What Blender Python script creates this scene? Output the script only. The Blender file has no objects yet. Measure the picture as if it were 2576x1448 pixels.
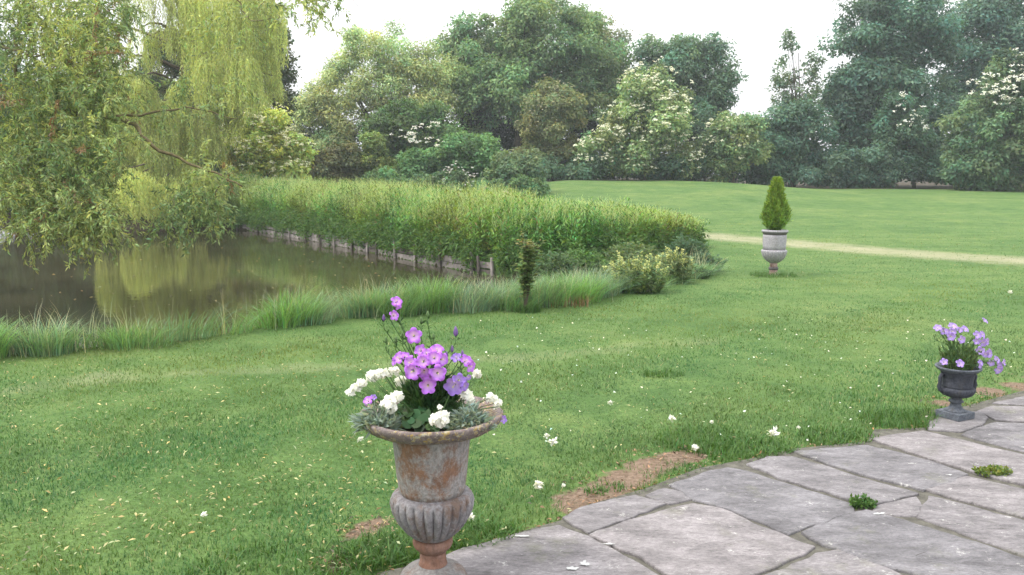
import bpy, math, numpy as np
from math import radians, sin, cos, pi, sqrt, atan2
rng = np.random.default_rng(7)
R = rng.random
C = bpy.data.collections.new("garden"); bpy.context.scene.collection.children.link(C)
CAMH = 1.6; F = 2100.0; PITCH = math.atan(284/2100)
CP, SP = cos(PITCH), sin(PITCH)
# ------------------------------------------------------------------ picture <-> place
def ray(px, py):
    a = (px-1288)/F; b = (724-py)/F
    return np.array([a, CP + b*SP, -SP + b*CP])
def P(px, py, z=0.0):
    d = ray(px, py); t = (z-CAMH)/d[2]; return np.array([d[0]*t, d[1]*t, z])
def PY(px, py, Y):
    d = ray(px, py); t = Y/d[1]; return np.array([d[0]*t, Y, CAMH+d[2]*t])
def sm(a, b, x):
    t = np.clip((np.asarray(x, float)-a)/(b-a), 0, 1); return t*t*(3-2*t)
# ------------------------------------------------------------------ scene helpers
def tag(o, label=None, cat=None, group=None, kind=None):
    if label: o['label'] = label
    if cat: o['category'] = cat
    if group: o['group'] = group
    if kind: o['kind'] = kind
    return o
def empty(name, loc, label=None, cat=None, group=None, rz=0):
    o = bpy.data.objects.new(name, None); C.objects.link(o); o.location = [float(v) for v in loc]
    o.rotation_euler = (0, 0, rz); o.empty_display_size = .2
    return tag(o, label, cat, group)
def link(name, me, mat, parent=None, smooth=True):
    o = bpy.data.objects.new(name, me); C.objects.link(o)
    if mat: me.materials.append(mat)
    if smooth and len(me.polygons): me.polygons.foreach_set('use_smooth', np.ones(len(me.polygons), bool))
    if parent:
        o.parent = parent
    return o
def quads(name, V, Q, mat, parent=None, col=None, smooth=False, off=None):
    """V (n,3) array, Q (m,k) int array of faces with k corners."""
    V = np.asarray(V, np.float32); Q = np.asarray(Q, np.int32)
    if off is not None: V = V - np.asarray(off, np.float32)
    me = bpy.data.meshes.new(name); k = Q.shape[1]
    me.vertices.add(len(V)); me.vertices.foreach_set('co', V.ravel())
    me.loops.add(Q.size); me.loops.foreach_set('vertex_index', Q.ravel())
    me.polygons.add(len(Q)); me.polygons.foreach_set('loop_start', np.arange(0, Q.size, k, dtype=np.int32))
    try: me.polygons.foreach_set('loop_total', np.full(len(Q), k, np.int32))
    except Exception: pass
    me.update(calc_edges=True)
    if col is not None:
        a = me.attributes.new('col', 'FLOAT_COLOR', 'POINT')
        c = np.ones((len(V), 4), np.float32); c[:, :3] = col; a.data.foreach_set('color', c.ravel())
    return link(name, me, mat, parent, smooth)
class MB:
    def __init__(s): s.v = []; s.f = []; s.n = 0
    def add(s, v, f):
        s.v.extend([tuple(map(float, p)) for p in v]); s.f.extend([tuple(i+s.n for i in q) for q in f]); s.n += len(v)
    def tube(s, pts, rad, n=7, cap=True):
        pts = [np.array(p, float) for p in pts]; m = len(pts)
        if not hasattr(rad, '__len__'): rad = [rad]*m
        v = []; up = np.array([0.3, 0.2, 0.93])
        t0 = pts[1]-pts[0]; t0 = t0/(np.linalg.norm(t0)+1e-9)
        a = np.cross(t0, [1, 0, 0] if abs(t0[0]) < .8 else [0, 1, 0]); a /= np.linalg.norm(a)
        for i, p in enumerate(pts):
            t = pts[min(i+1, m-1)]-pts[max(i-1, 0)]; t = t/(np.linalg.norm(t)+1e-9)
            a = a-t*np.dot(a, t); a /= (np.linalg.norm(a)+1e-9); b = np.cross(t, a)
            for j in range(n):
                an = 2*pi*j/n; v.append(p+(a*cos(an)+b*sin(an))*rad[i])
        f = [(i*n+j, i*n+(j+1) % n, (i+1)*n+(j+1) % n, (i+1)*n+j) for i in range(m-1) for j in range(n)]
        if cap: f += [tuple(range(n-1, -1, -1)), tuple(range((m-1)*n, m*n))]
        s.add(v, f)
    def lathe(s, prof, n=48, mod=None, c=(0, 0, 0)):
        v = []
        for (r, z) in prof:
            for j in range(n):
                a = 2*pi*j/n; q = r*(mod(a, z) if mod else 1); v.append((c[0]+q*cos(a), c[1]+q*sin(a), c[2]+z))
        f = [(i*n+j, i*n+(j+1) % n, (i+1)*n+(j+1) % n, (i+1)*n+j) for i in range(len(prof)-1) for j in range(n)]
        f += [tuple(range(n-1, -1, -1)), tuple(range((len(prof)-1)*n, len(prof)*n))]
        s.add(v, f)
    def box(s, c, d, rz=0):
        x, y, z = [q/2 for q in d]; v = []
        for a in (-x, x):
            for b in (-y, y):
                for e in (-z, z): v.append((c[0]+a*cos(rz)-b*sin(rz), c[1]+a*sin(rz)+b*cos(rz), c[2]+e))
        s.add(v, [(0, 1, 3, 2), (4, 6, 7, 5), (0, 4, 5, 1), (2, 3, 7, 6), (0, 2, 6, 4), (1, 5, 7, 3)])
    def build(s, name, mat, parent=None, smooth=True, bevel=0, off=(0, 0, 0)):
        me = bpy.data.meshes.new(name)
        me.from_pydata([(a-off[0], b-off[1], c-off[2]) for a, b, c in s.v], [], s.f); me.update()
        o = link(name, me, mat, parent, smooth)
        if bevel:
            m = o.modifiers.new('bevel', 'BEVEL'); m.width = bevel; m.segments = 2; m.limit_method = 'ANGLE'
        return o
# ------------------------------------------------------------------ materials
def nt(name):
    m = bpy.data.materials.new(name); m.use_nodes = True; t = m.node_tree; t.nodes.clear()
    o = t.nodes.new('ShaderNodeOutputMaterial'); b = t.nodes.new('ShaderNodeBsdfPrincipled')
    t.links.new(b.outputs[0], o.inputs[0]); return m, t, b, o
def nd(t, k, **kw):
    n = t.nodes.new(k)
    for a, v in kw.items():
        if a.startswith('i_'):
            n.inputs[a[2:]].default_value = v
        else: setattr(n, a, v)
    return n
def L(t, a, b): t.links.new(a, b)
def noise(t, vec, scale, detail=4, rough=.6, dist=0):
    n = nd(t, 'ShaderNodeTexNoise', i_Scale=scale, i_Detail=detail, i_Roughness=rough, i_Distortion=dist)
    if vec is not None: L(t, vec, n.inputs['Vector'])
    return n.outputs['Fac']
def ramp(t, fac, stops, interp='LINEAR'):
    n = t.nodes.new('ShaderNodeValToRGB'); n.color_ramp.interpolation = interp; e = n.color_ramp.elements
    while len(e) < len(stops): e.new(.5)
    for i, (p, c) in enumerate(stops):
        e[i].position = p; e[i].color = (c, c, c, 1) if not hasattr(c, '__len__') else (*c, 1)
    L(t, fac, n.inputs[0]); return n.outputs[0]
def mix(t, fac, a, b, mode='MIX'):
    n = t.nodes.new('ShaderNodeMix'); n.data_type = 'RGBA'; n.blend_type = mode
    for s, v in ((0, fac), (6, a), (7, b)):
        if hasattr(v, 'is_linked') or hasattr(v, 'links'): L(t, v, n.inputs[s])
        elif s == 0: n.inputs[0].default_value = v
        else: n.inputs[s].default_value = (*v, 1)
    return n.outputs[2]
def math_(t, op, a, b=0.0):
    n = t.nodes.new('ShaderNodeMath'); n.operation = op
    for i, v in enumerate((a, b)):
        if hasattr(v, 'links'): L(t, v, n.inputs[i])
        else: n.inputs[i].default_value = v
    return n.outputs[0]
def bump(t, b, h, strength, dist=.01):
    n = nd(t, 'ShaderNodeBump', i_Strength=strength, i_Distance=dist); L(t, h, n.inputs['Height']); L(t, n.outputs[0], b.inputs['Normal'])
def pos(t): return t.nodes.new('ShaderNodeNewGeometry').outputs['Position']
def objc(t): return t.nodes.new('ShaderNodeTexCoord').outputs['Object']

def leaf_mat(name, transl=.35, rough=.55, spec=.3):
    m, t, b, o = nt(name)
    a = nd(t, 'ShaderNodeAttribute', attribute_name='col')
    L(t, a.outputs['Color'], b.inputs['Base Color']); b.inputs['Roughness'].default_value = rough
    b.inputs['Specular IOR Level'].default_value = spec
    tr = t.nodes.new('ShaderNodeBsdfTranslucent'); g = mix(t, 1.0, a.outputs['Color'], (1.15, 1.1, .6), 'MULTIPLY')
    L(t, g, tr.inputs[0]); ms = t.nodes.new('ShaderNodeMixShader'); ms.inputs[0].default_value = transl
    L(t, b.outputs[0], ms.inputs[1]); L(t, tr.outputs[0], ms.inputs[2]); L(t, ms.outputs[0], o.inputs[0])
    return m
LEAF = leaf_mat('foliage', .42); PETAL = leaf_mat('petal', .3, .6, .15); GRASS = leaf_mat('grass_blade', .35, .5, .3)
def plain(name, c, rough=.7, var=.3, scale=20, bmp=.3, metal=0):
    m, t, b, o = nt(name); v = objc(t); n = noise(t, v, scale, 5)
    L(t, ramp(t, n, [(.3, [q*(1-var) for q in c]), (.7, [min(1, q*(1+var)) for q in c])]), b.inputs['Base Color'])
    b.inputs['Roughness'].default_value = rough; b.inputs['Metallic'].default_value = metal
    b.inputs['Specular IOR Level'].default_value = .3
    if bmp: bump(t, b, noise(t, v, scale*3, 4), bmp, .01)
    return m
BARK = plain('bark', (.085, .065, .045), .85, .4, 9, .6)
MOSSY = plain('mossy_bark', (.13, .105, .05), .85, .45, 14, .5)
WOOD = plain('weathered_wood', (.27, .24, .23), .85, .45, 7, .5)
DARKWOOD = plain('wet_wood', (.10, .085, .075), .6, .5, 8, .5)
STEM = plain('green_stem', (.06, .12, .035), .6, .3, 30, 0)
SOIL = plain('potting_soil', (.03, .022, .016), .95, .4, 60, .6)

def lawn_material():
    m, t, b, o = nt('lawn_ground'); p = pos(t)
    n1 = noise(t, p, .35, 4, .6); n2 = noise(t, p, 2.2, 5, .7, .6); n3 = noise(t, p, 45, 4, .75)
    g = ramp(t, n1, [(.3, (.072, .132, .042)), (.5, (.094, .156, .050)), (.7, (.130, .182, .062))])
    g2 = ramp(t, n2, [(.3, (.60, .74, .62)), (.5, (.95, 1.0, .9)), (.72, (1.28, 1.16, 1.1))])
    g = mix(t, 1, g, g2, 'MULTIPLY')
    ms_ = nd(t, 'ShaderNodeMapping'); L(t, p, ms_.inputs[0]); ms_.inputs['Rotation'].default_value = (0, 0, radians(-12)); ms_.inputs['Scale'].default_value = (.18, 1.5, 1)
    g = mix(t, 1, g, ramp(t, noise(t, ms_.outputs[0], 1.1, 5, .65), [(.3, (.84, .88, .85)), (.7, (1.16, 1.1, 1.1))]), 'MULTIPLY')
    g3 = ramp(t, n3, [(.3, .55), (.5, .95), (.7, 1.35)]); g = mix(t, .8, g, g3, 'MULTIPLY')
    s = nd(t, 'ShaderNodeAttribute', attribute_name='soil').outputs['Fac']
    pa = nd(t, 'ShaderNodeAttribute', attribute_name='worn').outputs['Fac']
    be = nd(t, 'ShaderNodeAttribute', attribute_name='mud').outputs['Fac']
    sc = ramp(t, noise(t, p, 38, 5, .8), [(.3, (.07, .048, .034)), (.5, (.17, .12, .085)), (.72, (.27, .20, .15))])
    sf = ramp(t, math_(t, 'ADD', s, math_(t, 'MULTIPLY', math_(t, 'SUBTRACT', noise(t, p, 9, 5, .7), .5), 1.1)), [(.38, 0.), (.58, 1.)])
    pc = ramp(t, noise(t, p, 1.6, 6, .75), [(.3, (.19, .21, .10)), (.5, (.30, .28, .18)), (.7, (.37, .335, .235))])
    pf = ramp(t, math_(t, 'ADD', pa, math_(t, 'MULTIPLY', math_(t, 'SUBTRACT', noise(t, p, 1.3, 6, .7), .5), .9)), [(.3, 0.), (.95, .72)])
    c = mix(t, pf, g, pc); c = mix(t, sf, c, sc)
    mc = ramp(t, noise(t, p, 3, 5), [(.3, (.028, .022, .015)), (.7, (.07, .055, .035))]); c = mix(t, be, c, mc)
    L(t, c, b.inputs['Base Color']); b.inputs['Roughness'].default_value = .9; b.inputs['Specular IOR Level'].default_value = .15
    h = math_(t, 'ADD', math_(t, 'MULTIPLY', n3, 1.0), math_(t, 'MULTIPLY', n2, .5)); bump(t, b, h, .6, .03)
    return m
GROUND = lawn_material()

def stone_material():
    m, t, b, o = nt('paving_stone'); p = pos(t)
    oi = t.nodes.new('ShaderNodeObjectInfo')
    sx = nd(t, 'ShaderNodeMapping'); L(t, p, sx.inputs[0]); sx.inputs['Rotation'].default_value = (0, 0, radians(25)); sx.inputs['Scale'].default_value = (1, 2.2, 1)
    q = sx.outputs[0]
    base = ramp(t, noise(t, q, 3.2, 8, .72), [(.28, (.088, .083, .088)), (.48, (.172, .162, .171)), (.7, (.275, .260, .275))])
    fine = ramp(t, math_(t, 'ADD', math_(t, 'MULTIPLY', noise(t, q, 42, 6, .85), .55), math_(t, 'MULTIPLY', noise(t, q, 19, 7, .85), .45)), [(.36, .42), (.5, .98), (.64, 1.5)])
    c = mix(t, .9, base, fine, 'MULTIPLY')
    per = ramp(t, oi.outputs['Random'], [(0, (.85, .86, .86)), (.5, (.98, .97, .95)), (1, (1.12, 1.09, 1.05))]); c = mix(t, 1, c, per, 'MULTIPLY')
    moss = ramp(t, noise(t, p, 2.3, 6, .75), [(.56, 0.), (.72, .55)]); c = mix(t, moss, c, (.155, .16, .095))
    dark = ramp(t, noise(t, q, 10, 8, .85), [(.33, 1.), (.44, 0.)]); c = mix(t, math_(t, 'MULTIPLY', dark, .75), c, (.07, .065, .06))
    lich = ramp(t, noise(t, p, 13, 7, .8), [(.60, 0.), (.67, 1.)])
    lm = math_(t, 'MULTIPLY', lich, .65); c = mix(t, lm, c, (.55, .54, .51))
    L(t, c, b.inputs['Base Color']); b.inputs['Roughness'].default_value = .85; b.inputs['Specular IOR Level'].default_value = .25
    h = math_(t, 'ADD', math_(t, 'MULTIPLY', noise(t, q, 9, 8, .75), 1.0), math_(t, 'MULTIPLY', noise(t, q, 60, 4, .7), .25))
    bump(t, b, h, .7, .02); return m
STONE = stone_material()
MORTAR = plain('joint_soil', (.092, .087, .072), .95, .45, 22, .8)

def water_material():
    m, t, b, o = nt('pond_water'); p = pos(t)
    n = noise(t, p, .5, 4, .6)
    L(t, ramp(t, n, [(.35, (.030, .027, .014)), (.65, (.050, .045, .024))]), b.inputs['Base Color'])
    b.inputs['Roughness'].default_value = .05; b.inputs['IOR'].default_value = 1.33; b.inputs['Specular IOR Level'].default_value = .6
    mp = nd(t, 'ShaderNodeMapping'); L(t, p, mp.inputs[0]); mp.inputs['Scale'].default_value = (1, 1.6, 1)
    h = math_(t, 'ADD', noise(t, mp.outputs[0], 5, 3, .5, .3), math_(t, 'MULTIPLY', noise(t, mp.outputs[0], 1.1, 2, .5), 1.2))
    bump(t, b, h, .045, .02); return m
WATER = water_material()

def urn_material(name, c1, c2, rust, amount, lichen=0, seed=0., metal=0, vs=(1, 1, .75)):
    m, t, b, o = nt(name); v = objc(t)
    mp = nd(t, 'ShaderNodeMapping'); L(t, v, mp.inputs[0]); mp.inputs['Scale'].default_value = vs; mp.inputs['Location'].default_value = (seed, seed*.7, seed*.3)
    q = mp.outputs[0]
    c = ramp(t, noise(t, q, 22, 7, .75), [(.3, c1), (.7, c2)])
    rc = ramp(t, noise(t, q, 40, 5, .7), [(.35, [x*.5 for x in rust]), (.65, rust)])
    sp = ramp(t, noise(t, q, 75, 4, .7), [(.35, .62), (.5, 1.), (.65, 1.3)]); c = mix(t, .8, c, sp, 'MULTIPLY')
    rf = ramp(t, noise(t, q, 11, 9, .78, .25), [(.58-amount*.3, 0.), (.70-amount*.3, 1.)]); c = mix(t, math_(t, 'MULTIPLY', rf, .85), c, rc)
    if lichen:
        y = ramp(t, noise(t, v, 48, 6, .75), [(.585-lichen*.1, 0.), (.615-lichen*.1, 1.)]); c = mix(t, math_(t, 'MULTIPLY', y, .8), c, ramp(t, noise(t, v, 70, 3), [(.4, (.40, .27, .05)), (.6, (.42, .40, .30))]))
    L(t, c, b.inputs['Base Color']); b.inputs['Roughness'].default_value = .8; b.inputs['Specular IOR Level'].default_value = .3
    bump(t, b, noise(t, v, 55, 7, .8), .9, .009); return m

# ------------------------------------------------------------------ ground shape
WL = -0.35
near_px = [(-1100, 1010), (-500, 935), (0, 893), (300, 868), (480, 855), (700, 815), (1000, 782), (1200, 772), (1400, 752), (1530, 722)]
far_px = [(1500, 704), (1350, 704), (1200, 690), (1000, 650), (860, 622), (730, 597), (640, 583), (560, 574), (330, 574), (0, 560), (-500, 556), (-1100, 560)]
pond = np.array([P(x, y, 0)[:2] for x, y in near_px] + [P(x, y, WL)[:2] for x, y in far_px])
farbank = np.array([P(x, y, WL)[:2] for x, y in far_px[1:10]])
def seg_dist(px, py, poly, closed=True):
    d = np.full(px.shape, 1e9); n = len(poly)
    for i in range(n if closed else n-1):
        a = poly[i]; b = poly[(i+1) % n]; ab = b-a; l2 = ab@ab+1e-12
        t = np.clip(((px-a[0])*ab[0]+(py-a[1])*ab[1])/l2, 0, 1)
        d = np.minimum(d, np.hypot(px-a[0]-t*ab[0], py-a[1]-t*ab[1]))
    return d
def inside(px, py, poly):
    c = np.zeros(px.shape, bool); n = len(poly)
    for i in range(n):
        a = poly[i]; b = poly[(i+1) % n]
        if a[1] == b[1]: continue
        k = (a[1] > py) != (b[1] > py)
        xx = (b[0]-a[0])*(py-a[1])/(b[1]-a[1])+a[0]; c ^= k & (px < xx)
    return c
def wob(x, y, s=1.0):
    return (np.sin(x*1.7*s+1.3)*np.cos(y*1.3*s+.4)+np.sin(x*.61*s-y*.83*s+2.)+np.sin(x*3.1*s+y*2.3*s)*.5)/2.5
def base_h(x, y):
    A = .25+1.02*sm(-5, 3.5, x)-.42*sm(8, 17, x)
    h = A*sm(23, 45, y)
    h = h + .05*wob(x, y, .35)*sm(9, 20, y) + .12*wob(x+4, y, .22)*sm(24, 34, y)*(1-sm(42, 47, y))
    return h
def gz(x, y):
    x = np.asarray(x, float); y = np.asarray(y, float)
    h = base_h(x, y); d = seg_dist(x, y, pond); ins = inside(x, y, pond)
    df = seg_dist(x, y, farbank, False); cut = .33*(1-sm(.02, .30, df))
    return np.where(ins, np.minimum(h, np.where(df < d+.01, -.30, h))-np.minimum(1.0, d*2.2), h-cut)
# patio outline (paved area) in place coordinates, traced along the lawn edge
edge_px = [(880, 1600), (960, 1446), (1150, 1400), (1300, 1345), (1410, 1315), (1480, 1275), (1620, 1235), (1760, 1182), (1880, 1160), (2000, 1133), (2180, 1115), (2200, 1085), (2330, 1080), (2345, 1035), (2430, 1025), (2580, 985), (2900, 930), (3400, 900)]
patio = np.array([P(x, y, 0)[:2] for x, y in edge_px] + [[12, -3], [-1.2, -3]])
soil_px = [(1470, 1262, .30), (1520, 1238, .25), (1580, 1205, .26), (1640, 1170, .24), (1700, 1150, .22), (1750, 1145, .14), (1500, 1275, .12), (940, 1322, .14), (900, 1345, .10), (880, 1405, .14), (840, 1420, .08),
           (2370, 1015, .16), (2480, 985, .24), (2560, 972, .22), (2640, 955, .3)]
soil_w = [(*P(x, y)[:2], r) for x, y, r in soil_px] 
path_line = np.array([[1.0, 27.6], [3.2, 24.4], *[P(x, y)[:2] for x, y in ((1750, 592), (2000, 613), (2300, 637), (2576, 656), (3000, 690))], [16, 7.5]])
def soil_f(x, y):
    s = np.zeros(np.shape(x))
    for a, b, r in soil_w: s = np.maximum(s, 1-np.hypot(x-a, (y-b))/(r*.88))
    d = seg_dist(np.asarray(x, float), np.asarray(y, float), patio); s = np.maximum(s, .36*(1-d/.07))
    return np.clip(s*1.3, 0, 1)
def worn_f(x, y):
    d = seg_dist(np.asarray(x, float), np.asarray(y, float), path_line, False)
    w = np.clip(1.3-d/1.25, 0, 1)
    # faint worn arc across the near lawn, from the left edge to the middle
    arc = np.array([P(*q)[:2] for q in ((-100, 1000), (180, 955), (500, 935), (800, 925), (1400, 895), (1800, 850))])
    d2 = seg_dist(np.asarray(x, float), np.asarray(y, float), arc, False)
    return np.maximum(w, 42*.01*np.clip(1.2-d2/.45, 0, 1))

def grow(a, b, s0, k, sign):
    out = []; x = a; s = s0
    while (x-b)*sign < 0: s *= k; x += s*sign; out.append(x)
    return out
xs = sorted(grow(-26, -900, .4, 1.25, -1)) + list(np.arange(-26, -3.6, .24)) + list(np.arange(-3.6, 6.6, .085)) + list(np.arange(6.6, 34, .24)) + grow(34, 900, .4, 1.25, 1)
ys = sorted(grow(-1, -300, .4, 1.4, -1)) + list(np.arange(-1, 2.4, .2)) + list(np.arange(2.4, 8, .085)) + list(np.arange(8, 32, .16)) + list(np.arange(32, 56, .4)) + grow(56, 1500, .5, 1.25, 1)
GX, GY = np.meshgrid(np.array(xs), np.array(ys)); nx, ny = len(xs), len(ys)
Z = gz(GX, GY) + .012*wob(GX, GY, 3)*(1-sm(9, 14, GY))
pin = inside(GX, GY, patio); pdist = seg_dist(GX, GY, patio)
Z = np.where(pin, np.minimum(Z, .0)-np.minimum(.09, pdist*1.2), Z)
GV = np.stack([GX, GY, Z], -1).reshape(-1, 3)
ii, jj = np.meshgrid(np.arange(ny-1), np.arange(nx-1), indexing='ij'); k = (ii*nx+jj).ravel()
GQ = np.stack([k, k+1, k+nx+1, k+nx], 1)
fc = GV[GQ].mean(1); dpath = seg_dist(fc[:, 0], fc[:, 1], path_line, False)
onpath = (dpath < .95+.25*wob(fc[:, 0], fc[:, 1], 2.2)) & (np.abs(fc[:, 1]) < 60)
soilA = soil_f(GX, GY).ravel(); wornA = worn_f(GX, GY).ravel()
far_left = (sm(28.5, 30, GY)*(1-sm(-4.5, -2.5, GX)))
treeline = sm(44.8, 45.6, GY+.35*wob(GX, GY, 1))
mudA = np.maximum(np.maximum(inside(GX, GY, pond).astype(float), far_left), treeline).ravel()
def sub_sheet(name, mask, kind='structure'):
    q = GQ[mask]; u, inv = np.unique(q.ravel(), return_inverse=True)
    o = quads(name, GV[u], inv.reshape(-1, 4), GROUND, smooth=True)
    for nm, arr in (('soil', soilA), ('worn', wornA), ('mud', mudA)):
        a = o.data.attributes.new(nm, 'FLOAT', 'POINT'); a.data.foreach_set('value', arr[u].astype(np.float32))
    tag(o, kind=kind); return o
sub_sheet('lawn', ~onpath); sub_sheet('path', onpath)
# water sheet
wx = pond[:, 0]; wy = pond[:, 1]
me = bpy.data.meshes.new('pond_water')
wp = [(x, y, WL) for x, y in pond]; me.from_pydata(wp, [], [tuple(range(len(wp)))]); me.update()
tag(link('pond_water', me, WATER, smooth=False), kind='structure')

# ------------------------------------------------------------------ patio
pat = bpy.data.objects.new('patio', None); C.objects.link(pat); tag(pat, kind='structure')
me = bpy.data.meshes.new('joint_bed'); me.from_pydata([(x, y, .010) for x, y in patio], [], [tuple(range(len(patio)))]); me.update()
link('joint_bed', me, MORTAR, pat, False)
def Z7(x, y): return (1116.3+x*.5667, 987.5+y*.5667)
slabs = [
 [(-90, 770), (90, 692), (240, 652), (440, 604), (512, 592), (640, 642), (760, 705), (900, 785), (1180, 940), (420, 1180), (-140, 1180)],
 [(532, 552), (640, 500), (850, 457), (978, 492), (900, 522), (765, 572), (640, 618)],
 [(898, 452), (980, 424), (1072, 446), (1092, 472), (1000, 490)],
 [(655, 634), (768, 592), (1000, 520), (1108, 496), (1235, 520), (1400, 594), (1640, 684), (1500, 752), (1340, 815), (1200, 905), (1020, 815), (880, 728)],
 [(1010, 410), (1160, 357), (1260, 336), (1345, 352), (1500, 400), (1650, 444), (1800, 492), (1812, 524), (1700, 566), (1600, 592), (1530, 624), (1400, 566), (1235, 503), (1118, 474)],
 [(1352, 318), (1440, 286), (1545, 286), (1700, 330), (1840, 378), (2096, 446), (1985, 476), (1905, 490), (1810, 474), (1650, 424), (1500, 380)],
 [(1562, 262), (1700, 250), (1880, 236), (2010, 266), (2180, 312), (2318, 362), (2240, 402), (2128, 430), (1860, 362), (1700, 312)],
 [(1902, 204), (2130, 172), (2186, 184), (2400, 238), (2620, 290), (2800, 340), (2800, 470), (2576, 408), (2335, 346), (2030, 252)],
 [(1905, 520), (1930, 500), (1995, 484), (2098, 462), (2118, 500), (2092, 544), (1990, 540)],
 [(1710, 582), (1810, 540), (1880, 524), (1990, 556), (2100, 590), (2300, 650), (2576, 742), (2900, 850), (2900, 1090), (2576, 990), (2080, 800), (1980, 776), (1700, 676), (1598, 622), (1640, 604)],
 [(2152, 432), (2250, 402), (2322, 374), (2440, 402), (2576, 432), (2800, 490), (2800, 612), (2576, 548), (2300, 476)],
 [(2132, 506), (2160, 458), (2300, 494), (2576, 568), (2860, 650), (2900, 820), (2576, 716), (2400, 654), (2118, 552)],
 [(1240, 920), (1440, 808), (1560, 765), (1660, 716), (1750, 700), (1990, 792), (2120, 846), (2620, 1040), (2400, 1280), (1500, 1200)],
 [(2154, 162), (2170, 130), (2232, 92), (2385, 88), (2412, 112), (2384, 142), (2290, 172)],
 [(2372, 84), (2440, 60), (2600, 66), (2800, 72), (2800, 148), (2640, 130), (2450, 120), (2420, 104)],
 [(2300, 184), (2396, 148), (2460, 132), (2620, 140), (2800, 164), (2850, 320), (2620, 270), (2400, 214)],
 [(2440, 46), (2560, 20), (2800, -10), (3000, -20), (3000, 66), (2800, 60), (2600, 52)],
 [(2820, 345), (3200, 440), (3300, 640), (2820, 490)], [(2830, 500), (3300, 650), (3500, 900), (2930, 820)],
 [(2820, 80), (3100, 70), (3300, 180), (2880, 160)], [(2870, 175), (3300, 195), (3500, 420), (2880, 325)],
 [(-140, 1200), (420, 1200), (1200, 950), (1480, 1210), (1000, 1700), (-200, 1700)], [(2420, 1290), (2640, 1045), (2920, 1110), (3600, 1500), (3200, 1700), (2600, 1500)], [(2920, 1095), (2920, 850), (3500, 1000), (3800, 1400)],
]
def slab(poly, seed):
    r = np.random.default_rng(seed); w = [P(*Z7(*q), .02)[:2] for q in poly]; n = len(w); pts = []
    for i in range(n):
        a, b = w[i], w[(i+1) % n]; l = np.linalg.norm(b-a); k = max(1, int(l/.045)); nn = np.array([-(b-a)[1], (b-a)[0]])/(l+1e-9)
        for j in range(k):
            t = j/k; pts.append(a+(b-a)*t+nn*(.0045*sin(t*l*23+seed)+r.normal()*.0028))
    pts = np.array(pts); c = pts.mean(0); area = .5*np.sum(pts[:, 0]*np.roll(pts[:, 1], -1)-pts[:, 1]*np.roll(pts[:, 0], -1))
    if area < 0: pts = pts[::-1]
    tang = np.roll(pts, -1, 0)-np.roll(pts, 1, 0); nrm = np.stack([tang[:, 1], -tang[:, 0]], 1); nrm /= (np.linalg.norm(nrm, axis=1)[:, None]+1e-9)
    top = .020+r.uniform(-.004, .004); tx, ty = r.normal(0, .002, 2); m = len(pts)
    def zz(q, h): return h+(q[:, 0]-c[0])*tx+(q[:, 1]-c[1])*ty
    pts = pts+nrm*.011; rings = [(pts, -.03), (pts, top-.006), (pts-nrm*.002, top-.002), (pts-nrm*.005, top)]
    V = np.concatenate([np.column_stack([q, zz(q, h)]) for q, h in rings])
    f = [(a*m+i, a*m+(i+1) % m, (a+1)*m+(i+1) % m, (a+1)*m+i) for a in range(3) for i in range(m)]; f.append(tuple(range(3*m, 4*m)))
    b = MB(); b.add(V, f); return b.build('paving_slab', STONE, pat, False)
for i, s in enumerate(slabs): slab(s, i+3)
def cracked(pts, w):   # hairline cracks in two slabs, thin dark slivers standing 2 mm proud
    b = MB(); q = [P(*Z7(*p), .0215)+rng.normal(0, .004, 3)*[1, 1, .2] for p in pts]
    b.tube(q, [w*.4]+[w]*(len(q)-2)+[w*.4], 5); return b
CR = plain('crack_dirt', (.04, .035, .03), .95, .3, 40, 0)
cracked([(2010, 788), (2050, 757), (2085, 738), (2110, 722), (2140, 708), (2165, 700), (2190, 712)], .0022).build('crack', CR, pat)
cracked([(1598, 612), (1640, 620), (1690, 612), (1705, 590)], .0022).build('crack', CR, pat)

# ------------------------------------------------------------------ foliage kit
def unit(v): return v/(np.linalg.norm(v, axis=-1, keepdims=True)+1e-9)
def rsphere(n): return unit(rng.normal(size=(n, 3)))
def leaf_quads(c, d, nrm, ln, wd):
    """diamond leaves: base at c, pointing along d, facing nrm"""
    n = len(c); ln = np.broadcast_to(np.asarray(ln, float), (n,))[:, None]; wd = np.broadcast_to(np.asarray(wd, float), (n,))[:, None]
    d = unit(d); s = unit(np.cross(d, nrm)); u = np.cross(s, d)
    a = c; b = c+d*ln*.45+s*wd*.5+u*wd*.18; t = c+d*ln-u*ln*.10; e = c+d*ln*.45-s*wd*.5+u*wd*.18
    return np.stack([a, b, t, e], 1).reshape(-1, 3)
def leaf_obj(name, V, col, parent=None, off=None, mat=None):
    n = len(V)//4; Q = np.arange(n*4).reshape(n, 4)
    return quads(name, V, Q, mat or LEAF, parent, np.repeat(col, 4, 0), False, off)
def tint(n, base, var=.25, yel=.12, clump=None):
    """natural leaf to leaf variation, random only"""
    base = np.asarray(base, float); v = 1+rng.normal(0, var, n); y = rng.normal(0, yel, n)
    if clump is not None: v = v*(1+clump[:, 0]); y = y+clump[:, 1]
    c = base[None]*np.clip(v, .35, 2.2)[:, None]; c[:, 0] *= np.clip(1+y*1.2, .4, 2.2); c[:, 2] *= np.clip(1-y*.7, .3, 2)
    return np.clip(c, .004, .9)
TREE_GAIN = 1.95
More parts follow.
